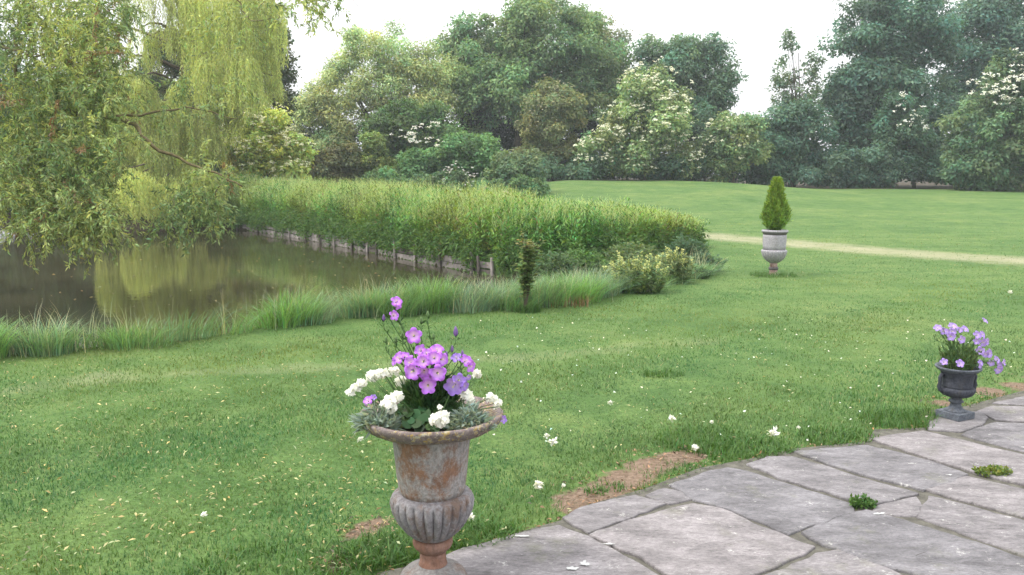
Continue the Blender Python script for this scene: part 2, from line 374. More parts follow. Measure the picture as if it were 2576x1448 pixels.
def ell_clumps(env, Y, clump_px, dens, depth_k=.8):
    cc = []; rr = []
    for e in env:
        px, py, rx, ry = e[:4]; dy = e[4] if len(e) > 4 else 0
        c = PY(px, py, Y+dy); s = (Y+dy)/F*1.02; RX, RZ = rx*s, ry*s; RY = RX*depth_k
        area = rx*ry/(clump_px**2); n = max(4, int(area*dens*1.6))
        d = rsphere(n); q = R(n)**.42*.97
        cc.append(c+d*q[:, None]*np.array([RX, RY, RZ])); rr.append(clump_px*s*rng.uniform(.5, 1.35, n))
    return np.concatenate(cc), np.concatenate(rr)
def crown_leaves(cc, rr, per, size, base, var=.22, yel=.1, flat=.7, aspect=.55, cvar=.16):
    """leafy clumps: leaves spread through each clump's volume, thicker on its outside"""
    w = (rr/rr.mean())**2; cnt = np.maximum(4, (per*2.5*w).astype(int)); idx = np.repeat(np.arange(len(cc)), cnt); n = len(idx)
    d = rsphere(n); q = R(n)**.38*1.05; wobl = 1+.35*np.sin(d[:, 0]*5+idx)*np.cos(d[:, 2]*6+idx*1.7)
    off = d*(q*wobl)[:, None]*rr[idx][:, None]*np.array([1, 1, flat]); p = cc[idx]+off
    nrm = unit(d*.9+np.array([0, -.1, .65])+rng.normal(size=(n, 3))*.38)
    ld = unit(np.cross(nrm, rsphere(n))+d*.5+np.array([0, 0, -.25]))
    ln = size*rng.uniform(.65, 1.35, n); V = leaf_quads(p, ld, nrm, ln, ln*aspect)
    cl = np.stack([rng.normal(0, cvar, len(cc)), rng.normal(0, .07, len(cc))], 1)[idx]
    return V, tint(n, base, var, yel, cl), p, idx
def limbs(base, top, cc, rr, r0, nl=16, lean=0):
    b = MB(); base = np.array(base, float); top = np.array(top, float)
    tr = [base+(top-base)*t+np.array([sin(t*5+base[0])*.12, cos(t*4)*.1, 0])*(t*(1-t)*4) for t in np.linspace(0, 1, 8)]
    b.tube(tr, [r0*(1.25 if i == 0 else 1)*(1-.78*i/7) for i in range(8)], 9)
    sel = rng.choice(len(cc), min(nl, len(cc)), replace=False)
    for s in sel:
        t = rng.uniform(.25, .85); st = base+(top-base)*t; e = cc[s]; mid = (st+e)/2+np.array([0, 0, .12*np.linalg.norm(e-st)])
        m1 = st*.7+mid*.3+rng.normal(0, .06, 3)*rr.mean(); r = r0*(1-.7*t)*.45
        b.tube([st, m1, mid, mid*.4+e*.6+rng.normal(0, .05, 3), e], [r, r*.8, r*.6, r*.4, r*.15], 6)
    return b
def tree(name, label, cat, env, Y, leaf, base, clump=34, dens=2.2, per=90, group=None, trunk=None, r0=.16, flowers=0, fcol=(.80, .79, .64), fsize=.11, fenv=None, depth_k=.8, aspect=.55, flat=.7, var=.22, yel=.1, leafname='crown', nl=14, fside=None, cvar=.24):
    cc, rr = ell_clumps(env, Y, clump, dens, depth_k)
    bx = trunk if trunk is not None else float(np.mean([e[0] for e in env])); gx = PY(bx, 440, Y)[0]
    g = np.array([gx, Y, float(gz(gx, Y))]); ztop = cc[:, 2].max(); cx = cc[:, 0].mean()
    keep = cc[:, 2] > g[2]+rr*.35; cc, rr = cc[keep], rr[keep]
    root = empty(name, g, label, cat, group)
    top = np.array([cx*.7+gx*.3, Y, g[2]+(ztop-g[2])*.86])
    limbs(g-np.array([0, 0, .15]), top, cc, rr, r0, nl).build('trunk', BARK, root, off=g)
    V, col, p, idx = crown_leaves(cc, rr, per, leaf, np.array(base)*TREE_GAIN, var, yel, flat, aspect, cvar)
    V[:, 2] = np.maximum(V[:, 2], g[2]+.02)
    leaf_obj(leafname, V, col, root, g)
    if flowers:
        # flat flower heads sit on the outside of the crown
        if fenv is not None: fc_, fr = ell_clumps(fenv, Y, clump, dens, depth_k)
        else: fc_, fr = cc, rr
        cen = fc_.mean(0); sc_ = ((fc_-cen)/(fc_.std(0)+1e-6))@np.array([0, -.8, .35])+np.linalg.norm((fc_-cen)[:, [0, 2]]/(fc_.std(0)[[0, 2]]+1e-6), axis=1)*.5; top_ = np.argsort(-sc_)[:max(3, int(len(fc_)*.5))]
        s = rng.choice(top_, flowers); d = rsphere(flowers); d[:, 1] = -np.abs(d[:, 1])-.15; d[:, 2] = np.abs(d[:, 2])*.9+.1; d = unit(d)
        fp = fc_[s]+d*fr[s][:, None]*1.02; cen = fc_.mean(0); out = unit(fp-cen); fp = fp+out*.16+np.array([0, -.30, .04])
        k = 9; ang = R((flowers, k))*2*pi; ra = np.sqrt(R((flowers, k)))*fsize*rng.uniform(.7, 1.25, (flowers, 1)); 
        o3 = np.stack([np.cos(ang)*ra, np.sin(ang)*ra, rng.normal(0, fsize*.16, (flowers, k))+.35*ra*0], -1)
        pp = (fp[:, None]+o3).reshape(-1, 3); m = len(pp); nr = unit(np.array([0, -.45, .8])+rng.normal(size=(m, 3))*.35)
        Vf = leaf_quads(pp, np.cross(nr, rsphere(m)), nr, fsize*.75, fsize*.62)
        tag(leaf_obj('blossom', Vf, tint(m, fcol, .1, .04), root, g, PETAL), kind='stuff')
    return root

# ------------------------------------------------------------------ the trees behind the lawn and pond
GT = 'trees and bushes behind the lawn'
M_ = (.10, .155, .070); B_ = (.064, .112, .070)
tree('broadleaf_tree', 'broad mid green tree, tallest in the middle of the tree line', 'tree',
     [(1370, 110, 150, 115), (1250, 170, 130, 100), (1480, 150, 90, 100), (1200, 250, 90, 80), (1330, 40, 70, 55), (1430, 40, 60, 50), (1320, 230, 110, 90, -1), (1450, 250, 80, 60, -1), (1190, 90, 60, 60, 1), (1140, 160, 60, 70, 1), (1530, 180, 60, 80, 1)], 52, .21, M_, clump=30, dens=2.3, per=100, group=GT, r0=.3, trunk=1290)
tree('broadleaf_tree', 'pale green feathery tree rising left of the tallest tree', 'tree',
     [(960, 150, 95, 85), (1050, 170, 75, 65), (880, 250, 100, 85), (990, 260, 110, 80), (820, 330, 75, 80), (900, 110, 55, 45), (1090, 230, 70, 90), (780, 270, 45, 60), (860, 180, 40, 40), (1010, 330, 90, 60)], 50, .18, (.20, .245, .115), clump=25, dens=2.0, per=85, group=GT, r0=.22, trunk=960, aspect=.4)
tree('broadleaf_tree', 'thin pale tree showing behind the right shoulder of the tallest tree', 'tree',
     [(1520, 120, 70, 80), (1560, 170, 50, 70), (1500, 70, 40, 40)], 57, .17, (.125, .145, .085), clump=24, dens=1.5, per=55, group=GT, r0=.18, trunk=1540)
tree('round_tree', 'rounded dark green tree above the white flowering bush', 'tree',
     [(1710, 190, 115, 95), (1790, 210, 55, 80), (1640, 150, 60, 55), (1740, 120, 70, 45), (1720, 290, 100, 60), (1800, 270, 35, 35)], 52, .20, B_, clump=27, dens=2.4, per=95, group=GT, r0=.26, trunk=1730)
tree('round_bush', 'olive green dome shaped bush left of the white flowering bush', 'bush',
     [(1390, 320, 82, 105), (1400, 260, 55, 50), (1350, 370, 50, 50)], 47, .15, (.105, .125, .055), clump=20, dens=2.6, per=80, group=GT, r0=.1, trunk=1390, flowers=70, fcol=(.62, .58, .42), fsize=.05)
tree('elder_bush', 'large arching bush covered with cream flower heads, middle of the far lawn edge', 'bush',
     [(1620, 290, 110, 95), (1560, 350, 95, 75), (1680, 330, 75, 75), (1640, 220, 70, 45), (1500, 390, 65, 40), (1590, 400, 70, 40), (1700, 400, 50, 35)], 45.8, .17, (.135, .19, .085), clump=24, dens=2.2, per=75, group=GT, r0=.12, trunk=1625, flowers=420, fsize=.10)
tree('dark_shrub', 'low blue green shrub under the dome shaped bush', 'bush', [(1410, 430, 85, 32), (1470, 425, 60, 30)], 45.6, .16, (.055, .10, .058), clump=20, dens=3, per=70, group=GT, r0=.06)
tree('dark_shrub', 'low dark shrub right of the white flowering bush trunk', 'bush', [(1700, 425, 70, 35), (1640, 445, 40, 22)], 45.9, .16, (.045, .085, .052), clump=20, dens=3.2, per=70, group=GT, r0=.06)
tree('dark_shrub', 'tall dark shrub in the gap under the rounded tree', 'bush', [(1760, 370, 45, 70), (1790, 320, 40, 50)], 48, .17, (.045, .085, .055), clump=22, dens=3, per=70, group=GT, r0=.07)
tree('elder_bush', 'light green bush with few cream flowers behind the potted conifer on its left', 'bush',
     [(1830, 370, 65, 75), (1880, 350, 70, 60), (1850, 310, 50, 30), (1820, 420, 50, 45)], 46, .17, (.105, .155, .070), clump=22, dens=2.6, per=75, group=GT, r0=.09, flowers=60, fsize=.09, fenv=[(1830, 360, 60, 70)])
tree('dark_tree', 'dark blue green bushy tree directly behind the potted conifer', 'tree',
     [(1960, 360, 85, 90), (2030, 370, 60, 90), (1920, 420, 70, 45), (2000, 300, 55, 40), (2080, 420, 60, 45)], 48, .19, (.054, .104, .072), clump=26, dens=2.8, per=80, group=GT, r0=.12, trunk=1990)
tree('slender_tree', 'slender sparse leaved tree standing against the sky', 'tree',
     [(1983, 130, 18, 62), (1975, 210, 42, 62), (2040, 190, 22, 55), (2055, 165, 20, 25), (2000, 260, 62, 42), (1985, 95, 9, 26), (2040, 240, 36, 36)], 50, .19, (.075, .115, .070), clump=11, dens=1.1, per=9, group=GT, r0=.09, trunk=2000, nl=40, cvar=.1)
tree('dark_tree', 'big dark blue green tree in the upper right corner, nearest the slender tree', 'tree',
     [(2190, 130, 95, 130), (2250, 220, 130, 110), (2150, 290, 100, 70), (2290, 90, 110, 110), (2320, 320, 130, 100), (2160, 210, 80, 70), (2200, 360, 120, 70), (2250, 20, 110, 50)], 51, .22, (.056, .110, .080), clump=32, dens=2.3, per=95, group=GT, r0=.34, trunk=2180)
tree('dark_tree', 'tall dark tree filling the top right corner behind the flowering elder', 'tree',
     [(2440, 120, 130, 140), (2540, 60, 110, 110), (2380, 40, 100, 80), (2600, 200, 120, 130), (2700, 100, 140, 160), (2450, 250, 110, 90)], 54, .22, (.056, .110, .084), clump=34, dens=2.2, per=90, group=GT, r0=.36, trunk=2470)
tree('dark_shrub', 'dark shrub row along the lawn, right of the potted conifer', 'bush', [(2100, 430, 70, 42), (2170, 420, 70, 48), (2240, 430, 60, 40)], 46.6, .17, (.046, .085, .062), clump=22, dens=2.8, per=75, group=GT, r0=.08)
tree('elder_bush', 'dark bush dotted with a column of white flower heads', 'bush', [(2290, 380, 75, 85), (2270, 300, 55, 55), (2350, 420, 60, 50)], 47, .17, (.048, .092, .058), clump=23, dens=2.8, per=80, group=GT, r0=.1, flowers=34, fsize=.13, fcol=(.85, .85, .82), fenv=[(2265, 330, 35, 90)])
tree('elder_bush', 'big leafy elder bush with white flower heads at the right edge', 'bush',
     [(2530, 330, 135, 130), (2580, 220, 110, 90), (2460, 400, 85, 70), (2650, 350, 140, 130), (2500, 430, 110, 42), (2430, 440, 60, 34)], 43.2, .19, (.072, .118, .062), clump=25, dens=2.5, per=95, group=GT, r0=.14, flowers=150, fsize=.12, fcol=(.82, .82, .76), fenv=[(2560, 230, 110, 90), (2480, 250, 60, 60)])
# left of the middle, behind the reed bank
tree('dark_bush', 'dark green leafy bush low between the pale tree and the tallest tree', 'bush', [(1040, 320, 90, 65), (1100, 340, 60, 70), (1000, 370, 60, 50), (960, 330, 50, 55)], 44, .17, (.050, .095, .032), clump=23, dens=2.6, per=80, group=GT, r0=.1)
tree('elder_bush', 'bright green bush with a diagonal band of white flowers on its left', 'bush', [(1180, 390, 70, 55), (1120, 400, 60, 50), (1220, 410, 55, 50), (1060, 410, 60, 45), (1150, 360, 45, 30)], 40, .15, (.060, .120, .045), clump=21, dens=2.8, per=80, group=GT, r0=.08, flowers=46, fsize=.10, fcol=(.66, .66, .6), fenv=[(1070, 360, 55, 32)])
tree('conifer_bush', 'narrow yellow green conical bush behind the reeds', 'bush', [(945, 400, 38, 48), (940, 360, 22, 30), (950, 440, 42, 26)], 38, .12, (.105, .145, .045), clump=14, dens=3, per=60, group=GT, r0=.06)
tree('olive_bush', 'dull olive bush right of the yellow green elder', 'bush', [(820, 420, 58, 42), (870, 410, 50, 48), (780, 430, 40, 30)], 38, .13, (.075, .085, .040), clump=17, dens=3, per=65, group=GT, r0=.06)
tree('round_bush', 'small round grey green bush just behind the reed tops', 'bush', [(965, 462, 48, 34)], 32, .11, (.062, .110, .048), clump=16, dens=4, per=90, group=GT, r0=.05)
tree('rose_bush', 'low bush speckled with small white roses behind the reeds', 'bush', [(1120, 465, 70, 32), (1180, 470, 50, 28), (1060, 468, 40, 26)], 33, .11, (.060, .100, .045), clump=17, dens=3.4, per=80, group=GT, r0=.05, flowers=60, fsize=.04, fcol=(.7, .68, .66), fenv=[(1140, 462, 55, 28)])
tree('grey_bush', 'grey green twiggy bush at the left end of the far lawn', 'bush', [(1290, 430, 55, 48), (1250, 460, 50, 30), (1330, 450, 50, 40), (1320, 410, 30, 35)], 37, .13, (.075, .115, .060), clump=18, dens=2.6, per=70, group=GT, r0=.05)
tree('round_bush', 'rounded climber covered bush beside the pink peonies', 'bush', [(1235, 478, 42, 24), (1330, 475, 45, 22)], 31, .10, (.062, .115, .050), clump=14, dens=3.4, per=80, group=GT, r0=.04)
tree('elder_bush', 'yellow green elder with cream flowers beside the weeping willow', 'bush', [(680, 360, 85, 75), (630, 400, 65, 55), (730, 400, 50, 60), (660, 310, 60, 30), (600, 350, 40, 40)], 34, .14, (.29, .34, .10), clump=21, dens=2.8, per=85, group=GT, r0=.09, flowers=300, fsize=.075, fcol=(.82, .80, .58))
tree('dark_tree', 'dark brownish green tree behind the right side of the weeping willow', 'tree', [(680, 120, 45, 130), (700, 240, 40, 90), (640, 60, 70, 80), (560, 200, 110, 160), (620, 320, 70, 70), (450, 330, 130, 90), (420, 150, 60, 90), (540, 405, 70, 60), (500, 470, 90, 40)], 38, .16, (.055, .072, .034), clump=24, dens=2.0, per=60, group=GT, r0=.28, trunk=590)
tree('dark_tree', 'dark tree behind the left end of the pond, half hidden by curly branches', 'tree', [(120, 400, 160, 110), (300, 430, 130, 90), (-100, 380, 160, 130), (-60, 200, 120, 120), (440, 470, 110, 70), (200, 500, 180, 50), (60, 520, 160, 35), (60, 270, 150, 90), (230, 300, 90, 90), (-150, 260, 130, 120), (330, 330, 90, 80), (-300, 250, 200, 260), (-560, 200, 200, 300), (-800, 300, 200, 260), (-250, 500, 250, 60), (-600, 500, 250, 60)], 36, .17, (.042, .068, .030), clump=40, dens=1.7, per=60, group=GT, r0=.25, trunk=150)  # crowns beyond the left frame edge are added to darken the pond's reflection
tree('dark_shrub', 'dark bushes added along the far left bank to keep the pond reflection dark', 'bush', [(x_, 455+(i_ % 2)*16, 90, 62) for i_, x_ in enumerate(range(-900, 640, 95))], 35, .17, (.040, .062, .026), clump=30, dens=2.6, per=70, group=GT, r0=.1)  # added row, closes low sky gaps so the water mirrors dark leaves
tree('dark_tree', 'dark tree added behind the left bank for the pond reflection, between curly branches', 'tree', [(40, 330, 110, 120), (110, 270, 80, 80), (-40, 300, 90, 120), (60, 420, 130, 60)], 39, .18, (.042, .068, .030), clump=30, dens=2.6, per=70, group=GT, r0=.2, trunk=40)  # extra tree put in to stop the pond mirroring bright sky
tree('dark_tree', 'dark tree added behind the weeping willow on its left, darkening the pond reflection', 'tree', [(270, 320, 110, 120), (360, 260, 80, 100), (300, 410, 140, 60), (420, 380, 100, 80)], 40, .18, (.046, .068, .032), clump=30, dens=2.6, per=70, group=GT, r0=.2, trunk=300)  # added along with the tree above for a darker water reflection
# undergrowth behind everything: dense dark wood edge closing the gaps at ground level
tree('dark_shrub', 'undergrowth below the tallest tree, its deep shade put into near black leaf colour', 'bush', [(1270, 350, 90, 100), (1180, 330, 70, 90), (1380, 390, 80, 60), (1270, 450, 90, 30), (1390, 450, 80, 24), (1490, 330, 70, 90)], 54, .22, (.010, .016, .010), clump=30, dens=2.6, per=70, group=GT, r0=.1)  # near-black leaves paint the gap of shade under the tree
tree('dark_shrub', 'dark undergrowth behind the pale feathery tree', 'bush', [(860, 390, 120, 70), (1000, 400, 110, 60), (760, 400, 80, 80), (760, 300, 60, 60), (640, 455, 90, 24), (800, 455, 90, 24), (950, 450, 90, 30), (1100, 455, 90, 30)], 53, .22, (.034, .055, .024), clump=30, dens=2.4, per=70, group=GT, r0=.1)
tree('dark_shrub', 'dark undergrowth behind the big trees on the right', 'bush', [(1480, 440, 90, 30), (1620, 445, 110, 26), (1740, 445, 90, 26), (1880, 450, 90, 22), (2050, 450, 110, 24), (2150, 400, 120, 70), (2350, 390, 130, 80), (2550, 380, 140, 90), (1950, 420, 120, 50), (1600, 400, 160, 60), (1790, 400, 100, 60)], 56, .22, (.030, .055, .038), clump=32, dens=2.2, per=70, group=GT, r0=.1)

# ------------------------------------------------------------------ weeping willow
def strands(starts, bottoms, leaf=.10, wd=.022, step=.055, sway=.05, arch=None):
    """hanging shoots: leaves every step along each. returns leaf points + directions"""
    Ps, Ds = [], []; n = len(starts)
    for i in range(n):
        s = starts[i]; L_ = max(.3, s[2]-bottoms[i]); m = int(L_/step); t = np.linspace(0, 1, m); ph = R(2)*6
        a = arch[i] if arch is not None else np.zeros(3)
        x = s[0]+a[0]*np.minimum(1, t*L_/.5)+np.sin(t*L_*1.4+ph[0])*sway; y = s[1]+a[1]*np.minimum(1, t*L_/.5)+np.sin(t*L_*1.1+ph[1])*sway; z = s[2]-t*L_+.12*np.exp(-t*L_*4)*0
        Ps.append(np.stack([x, y, z], 1)); 
    Pn = np.concatenate(Ps); m = len(Pn); Pn = Pn+rng.normal(0, .012, (m, 3))
    d = unit(np.array([0, 0, -1.0])+rng.normal(0, .42, (m, 3))); nr = unit(rsphere(m)+np.array([0, -.6, .3]))
    ln = leaf*rng.uniform(.7, 1.3, m); return leaf_quads(Pn, d, nr, ln, wd), m
wY = 31.0
wroot = empty('weeping_willow', (*PY(470, 500, wY+1.5)[:2], .1), 'tall yellow green weeping willow trailing down to the pond', 'tree')
woff = np.array(wroot.location)
cur = []   # px, py of the dome top, half width, bottom py, depth offset, strands
for q in [(640, -60, 60, 250, 0, 120), (590, -60, 60, 330, -.5, 130), (540, -70, 60, 240, 0, 120), (500, -60, 55, 300, .5, 110), (690, 0, 26, 190, .4, 50), (455, -50, 40, 170, 0, 70),
          (670, 110, 32, 285, -.6, 75), (610, 120, 45, 300, -1, 110), (560, 150, 45, 380, -1.2, 130), (520, 130, 40, 300, -.8, 90), (690, 190, 20, 270, -.4, 40), (640, 210, 40, 275, -1.3, 70),
          (355, 188, 40, 420, -1.5, 140), (445, 205, 28, 380, -1.4, 90), (385, 330, 40, 560, -2, 130), (330, 420, 34, 560, -2.2, 110), (455, 290, 38, 470, -1.9, 120), (505, 260, 32, 420, -1.6, 100), (510, 300, 26, 400, -2, 70),
          (410, 250, 34, 500, -1.2, 100), (470, 400, 40, 560, -2.3, 120), (360, 430, 34, 568, -2.6, 100), (420, 440, 38, 556, -2.6, 100), (500, 410, 30, 500, -2.1, 70), (300, 300, 36, 520, -1.2, 90), (300, 150, 40, 420, -.4, 70), (255, 350, 34, 540, -1, 70), (540, 330, 22, 440, -1.2, 50),
          (350, 70, 34, 190, .2, 40), (400, 60, 20, 150, .5, 26), (380, 90, 14, 210, .4, 22), (340, -60, 50, 110, .6, 60), (440, 60, 18, 170, -.3, 34), (420, -60, 40, 90, .4, 40), (240, 60, 50, 300, 1.5, 60), (540, 440, 26, 520, -2, 50)]:
    cur.append(q)
S_, Bz, A_, domec = [], [], [], []
for (px, py, hw, bp, dy, n) in cur:
    hw = hw*.74; dy = dy+rng.normal(0, .55)
    c = PY(px, py, wY+dy); s = (wY+dy)/F; zb = PY(px, bp, wY+dy)[2]; n = int(n*1.45)
    a = R(n)*2*pi; r = np.sqrt(R(n)); r = np.where(R(n) < .55, rng.uniform(.75, 1, n), r)
    ox = np.cos(a)*r*hw*s; oy = np.sin(a)*r*hw*s*.8; oz = -(r**2.2)*hw*s*1.15
    st = c+np.stack([ox, oy, oz], 1); S_.append(st); A_.append(np.stack([np.cos(a)*.12, np.sin(a)*.1, a*0], 1))
    k = rng.uniform(.45, 1.02, n)**.6; zb2 = st[:, 2]-(st[:, 2]-zb)*k*(1-.16*R(n))*(1-.08*r**2); zb2 = np.maximum(zb2, WL+.12+.25*R(n)); Bz.append(zb2); domec.append((c, hw*s))
S_ = np.concatenate(S_); Bz = np.concatenate(Bz); A_ = np.concatenate(A_)
V, m = strands(S_, Bz, .12, .022, .05, .07, A_)
# colour varies from curtain to curtain
cl_n = np.concatenate([np.full(int(q[5]*1.45), i) for i, q in enumerate(cur)]); lens = np.array([int(max(.3, S_[i][2]-Bz[i])/.05) for i in range(len(S_))])
ci = np.repeat(cl_n, lens); si = np.repeat(np.arange(len(S_)), lens); cv = rng.normal(0, .16, len(cur)); sv = rng.normal(0, .18, len(S_))
col = tint(m, (.50, .57, .20), .16, .07, np.stack([cv[ci]+sv[si], 0*ci], 1)); print('willow', len(V)//4); leaf_obj('crown', V, col, wroot, woff)
b = MB(); tb = np.array([woff[0], woff[1], -.2])
b.tube([tb, tb+[.1, 0, 1.5], tb+[-.1, .1, 3.2], tb+[.2, 0, 5.2], tb+[.5, 0, 8]], [.42, .34, .3, .22, .12], 10)
for c, hw in domec:
    t = rng.uniform(.35, .95); st = tb+np.array([.2, 0, 0])+np.array([0, 0, min(7.5, max(1.5, c[2]-1.2*R()))])
    e = c+[0, 0, -hw*.1]; mid = (st+e)/2+[0, 0, .35]; b.tube([st, (st+mid)/2+rng.normal(0, .08, 3), mid, (mid+e)/2+[0, 0, .12], e], [.09, .07, .05, .035, .015], 6)
b.build('trunk', BARK, wroot, off=woff)

# ------------------------------------------------------------------ curly willow reaching over the pond from the left
cy0 = 13.0
croot = empty('curly_willow', (-9.5, 13.8, 0), 'green curly willow whose twisted branches reach over the pond from the left', 'tree')
coff = np.array(croot.location); b = MB()
def bend(pts, w=.04, k=4):
    out = []; pts = [np.array(p, float) for p in pts]
    for i in range(len(pts)-1):
        for j in range(k):
            t = j/k; out.append(pts[i]*(1-t)+pts[i+1]*t+(rng.normal(0, w, 3) if (i or j) else 0))
    out.append(pts[-1]); return out
def br(px, r0, r1, w=.03, k=4):
    q = bend([PY(x, y, d) for x, y, d in px], w, k); b.tube(q, np.linspace(r0, r1, len(q)), 7); return q
base = np.array([-9.5, 13.8, -.2])
b.tube([base, base+[.1, 0, 1.3], base+[.5, -.2, 2.8], base+[.6, -.2, 4.6], base+[.9, 0, 7]], [.30, .24, .2, .15, .07], 10)
fork = base+[.5, -.2, 2.7]
mainb = [fork, PY(-260, 250, 13.6), PY(-80, 250, 13.3)]
q = bend(mainb, .03, 4); b.tube(q, np.linspace(.14, .08, len(q)), 8)
brs = []
brs.append(br([(-80, 250, 13.3), (0, 262, 13.1), (60, 272, 13), (120, 268, 12.9), (200, 290, 12.8), (255, 306, 12.7), (300, 295, 12.6)], .075, .040, .015, 3))
brs.append(br([(300, 295, 12.6), (340, 315, 12.5), (365, 350, 12.4), (400, 378, 12.3), (450, 398, 12.2), (500, 425, 12.1), (560, 445, 12), (610, 470, 11.9)], .036, .010, .012, 3))
brs.append(br([(300, 295, 12.6), (350, 288, 12.7), (410, 280, 12.8), (460, 272, 12.9), (530, 282, 13), (600, 300, 13)], .022, .006, .012, 3))
brs.append(br([(560, 445, 12), (540, 500, 12), (530, 545, 12), (548, 590, 12)], .010, .004, .02, 3))
brs.append(br([(40, 200, 13), (45, 100, 13.2), (60, 0, 13.4), (70, -80, 13.4)], .03, .012, .03, 3))
brs.append(br([(580, -30, 12.5), (610, 30, 12.5), (640, 55, 12.4), (690, 45, 12.3)], .012, .004, .02, 3))
brs.append(br([(-60, 100, 13.2), (0, 120, 13), (80, 140, 12.9), (150, 130, 12.8)], .03, .008, .02, 3))
brs.append(br([(20, 360, 12.6), (60, 420, 12.4), (90, 470, 12.3), (105, 500, 12.2)], .012, .006, .02, 3))
brs.append(br([(-80, 250, 13.3), (-60, 330, 12.9), (0, 400, 12.5), (80, 440, 12.3), (170, 500, 12.2), (250, 550, 12.1)], .04, .008, .03, 3))
brs.append(br([(480, -120, 12.6), (620, -90, 12.2), (740, -60, 12), (850, -20, 12), (905, 20, 12)], .02, .003, .02, 3))
brs.append(br([(740, -60, 12), (760, 0, 12), (785, 45, 12)], .008, .003, .02, 3))
q = bend([base+[.6, -.2, 4.4], PY(-80, -260, 13.2), PY(200, -240, 12.9), PY(480, -120, 12.6)], .05, 4); b.tube(q, np.linspace(.09, .02, len(q)), 7)
clus = [ # px, py, rx, ry, twigs, depth
 (40, 40, 110, 70, 50, 13.2), (180, 40, 120, 80, 130, 13.3), (300, 50, 80, 70, 80, 13.5), (90, 130, 110, 70, 34, 13.1), (200, 150, 110, 80, 125, 12.9), (300, 150, 70, 70, 60, 13.2),
 (30, 250, 90, 60, 22, 12.8), (130, 240, 100, 55, 80, 12.8), (240, 240, 95, 60, 95, 12.6), (330, 260, 70, 45, 38, 12.7), (40, 340, 90, 50, 66, 12.7), (170, 330, 110, 60, 90, 12.5), (270, 350, 80, 60, 52, 12.5),
 (30, 430, 90, 60, 85, 12.3), (140, 420, 90, 60, 80, 12.3), (240, 440, 70, 60, 66, 12.2), (200, 510, 90, 55, 110, 12.1), (110, 490, 80, 50, 85, 12.2), (270, 540, 60, 45, 75, 12.1), (290, 590, 40, 28, 18, 12), (170, 555, 80, 40, 50, 12), (20, 510, 60, 30, 20, 12.4), (205, 605, 34, 26, 9, 11.9), (95, 580, 36, 22, 9, 12),
 (350, 340, 60, 40, 26, 12.4), (500, 440, 70, 30, 14, 12.1), (500, 530, 50, 34, 40, 12.1), (545, 520, 36, 34, 30, 12), (535, 475, 50, 30, 16, 12), (570, 450, 60, 26, 14, 11.9), (560, 580, 20, 14, 3, 12), (440, 560, 30, 22, 10, 12),
 (490, 215, 50, 26, 16, 12.8), (480, 290, 60, 24, 12, 12.8), (600, 250, 60, 40, 18, 13), (590, 90, 100, 50, 10, 12.6), (310, 440, 50, 50, 8, 12.3),
 (785, 25, 26, 20, 12, 12), (770, 15, 14, 10, 4, 12), (900, 20, 12, 14, 2, 12), (850, 25, 26, 14, 2, 12), (690, 40, 44, 20, 7, 12.2), (820, -8, 60, 8, 6, 12), (740, 110, 14, 10, 1, 12)]
TP, TD, TC = [], [], []; tw = MB()
for (px, py, rx, ry, n, Y) in clus:
    cv = rng.normal(0, .18); n = int(n*(1.0 if px < 260 else .62 if 120 < py < 480 else .95))
    brown = (px, py) in ((300, 50), (30, 250), (300, 150), (200, 510))
    for _ in range(n):
        a = R()*2*pi; r = sqrt(R()); y0 = Y+rng.normal(0, .55); p = PY(px-28+cos(a)*r*rx*.92, py+sin(a)*r*ry-20, y0)
        m = rng.integers(10, 20); d = unit(rsphere(1)[0]*[1, .8, .6]+[.15, -.1, -.3]); st = .034; path = [p]; ph = R()*6; isb = R() < (.11 if brown else .02)
        for k_ in range(m):
            d = unit(d+[.32*sin(k_*.9+ph), .25*cos(k_*.8+ph), -.045]); path.append(path[-1]+d*st*np.array([1, 1, 1]))
        path = np.array(path); TP.append(path); TD.append(np.gradient(path, axis=0)); TC.append(np.tile([cv+rng.normal(0, .1), 1. if isb else 0.], (len(path), 1)))
        if R() < .5: tw.tube(path[::4] if len(path) > 8 else path[::3], .0035, 3, False)
TP = np.concatenate(TP); TD = unit(np.concatenate(TD)); TC = np.concatenate(TC); TP = np.maximum(TP, [-99, -99, WL+.04]); rep = 3
pp = np.repeat(TP, rep, 0)+rng.normal(0, .012, (len(TP)*rep, 3)); dd = unit(np.repeat(TD, rep, 0)+rng.normal(0, .75, (len(pp), 3))+[0, 0, -.25]); nr = unit(rsphere(len(pp))+[0, -.5, .6]); tc = np.repeat(TC, rep, 0)
ln = .074*rng.uniform(.6, 1.35, len(pp)); V = leaf_quads(pp, dd, nr, ln, ln*.27)
col = tint(len(pp), (.245, .325, .125), .30, .10, np.stack([tc[:, 0], tc[:, 0]*.3], 1)); bmk = tc[:, 1] > .5; col[bmk] = tint(int(bmk.sum()), (.26, .17, .09), .25, .08)
leaf_obj('crown', V, col, croot, coff)
tag(tw.build('twigs', MOSSY, croot, off=coff), kind='stuff'); b.build('trunk', MOSSY, croot, off=coff)

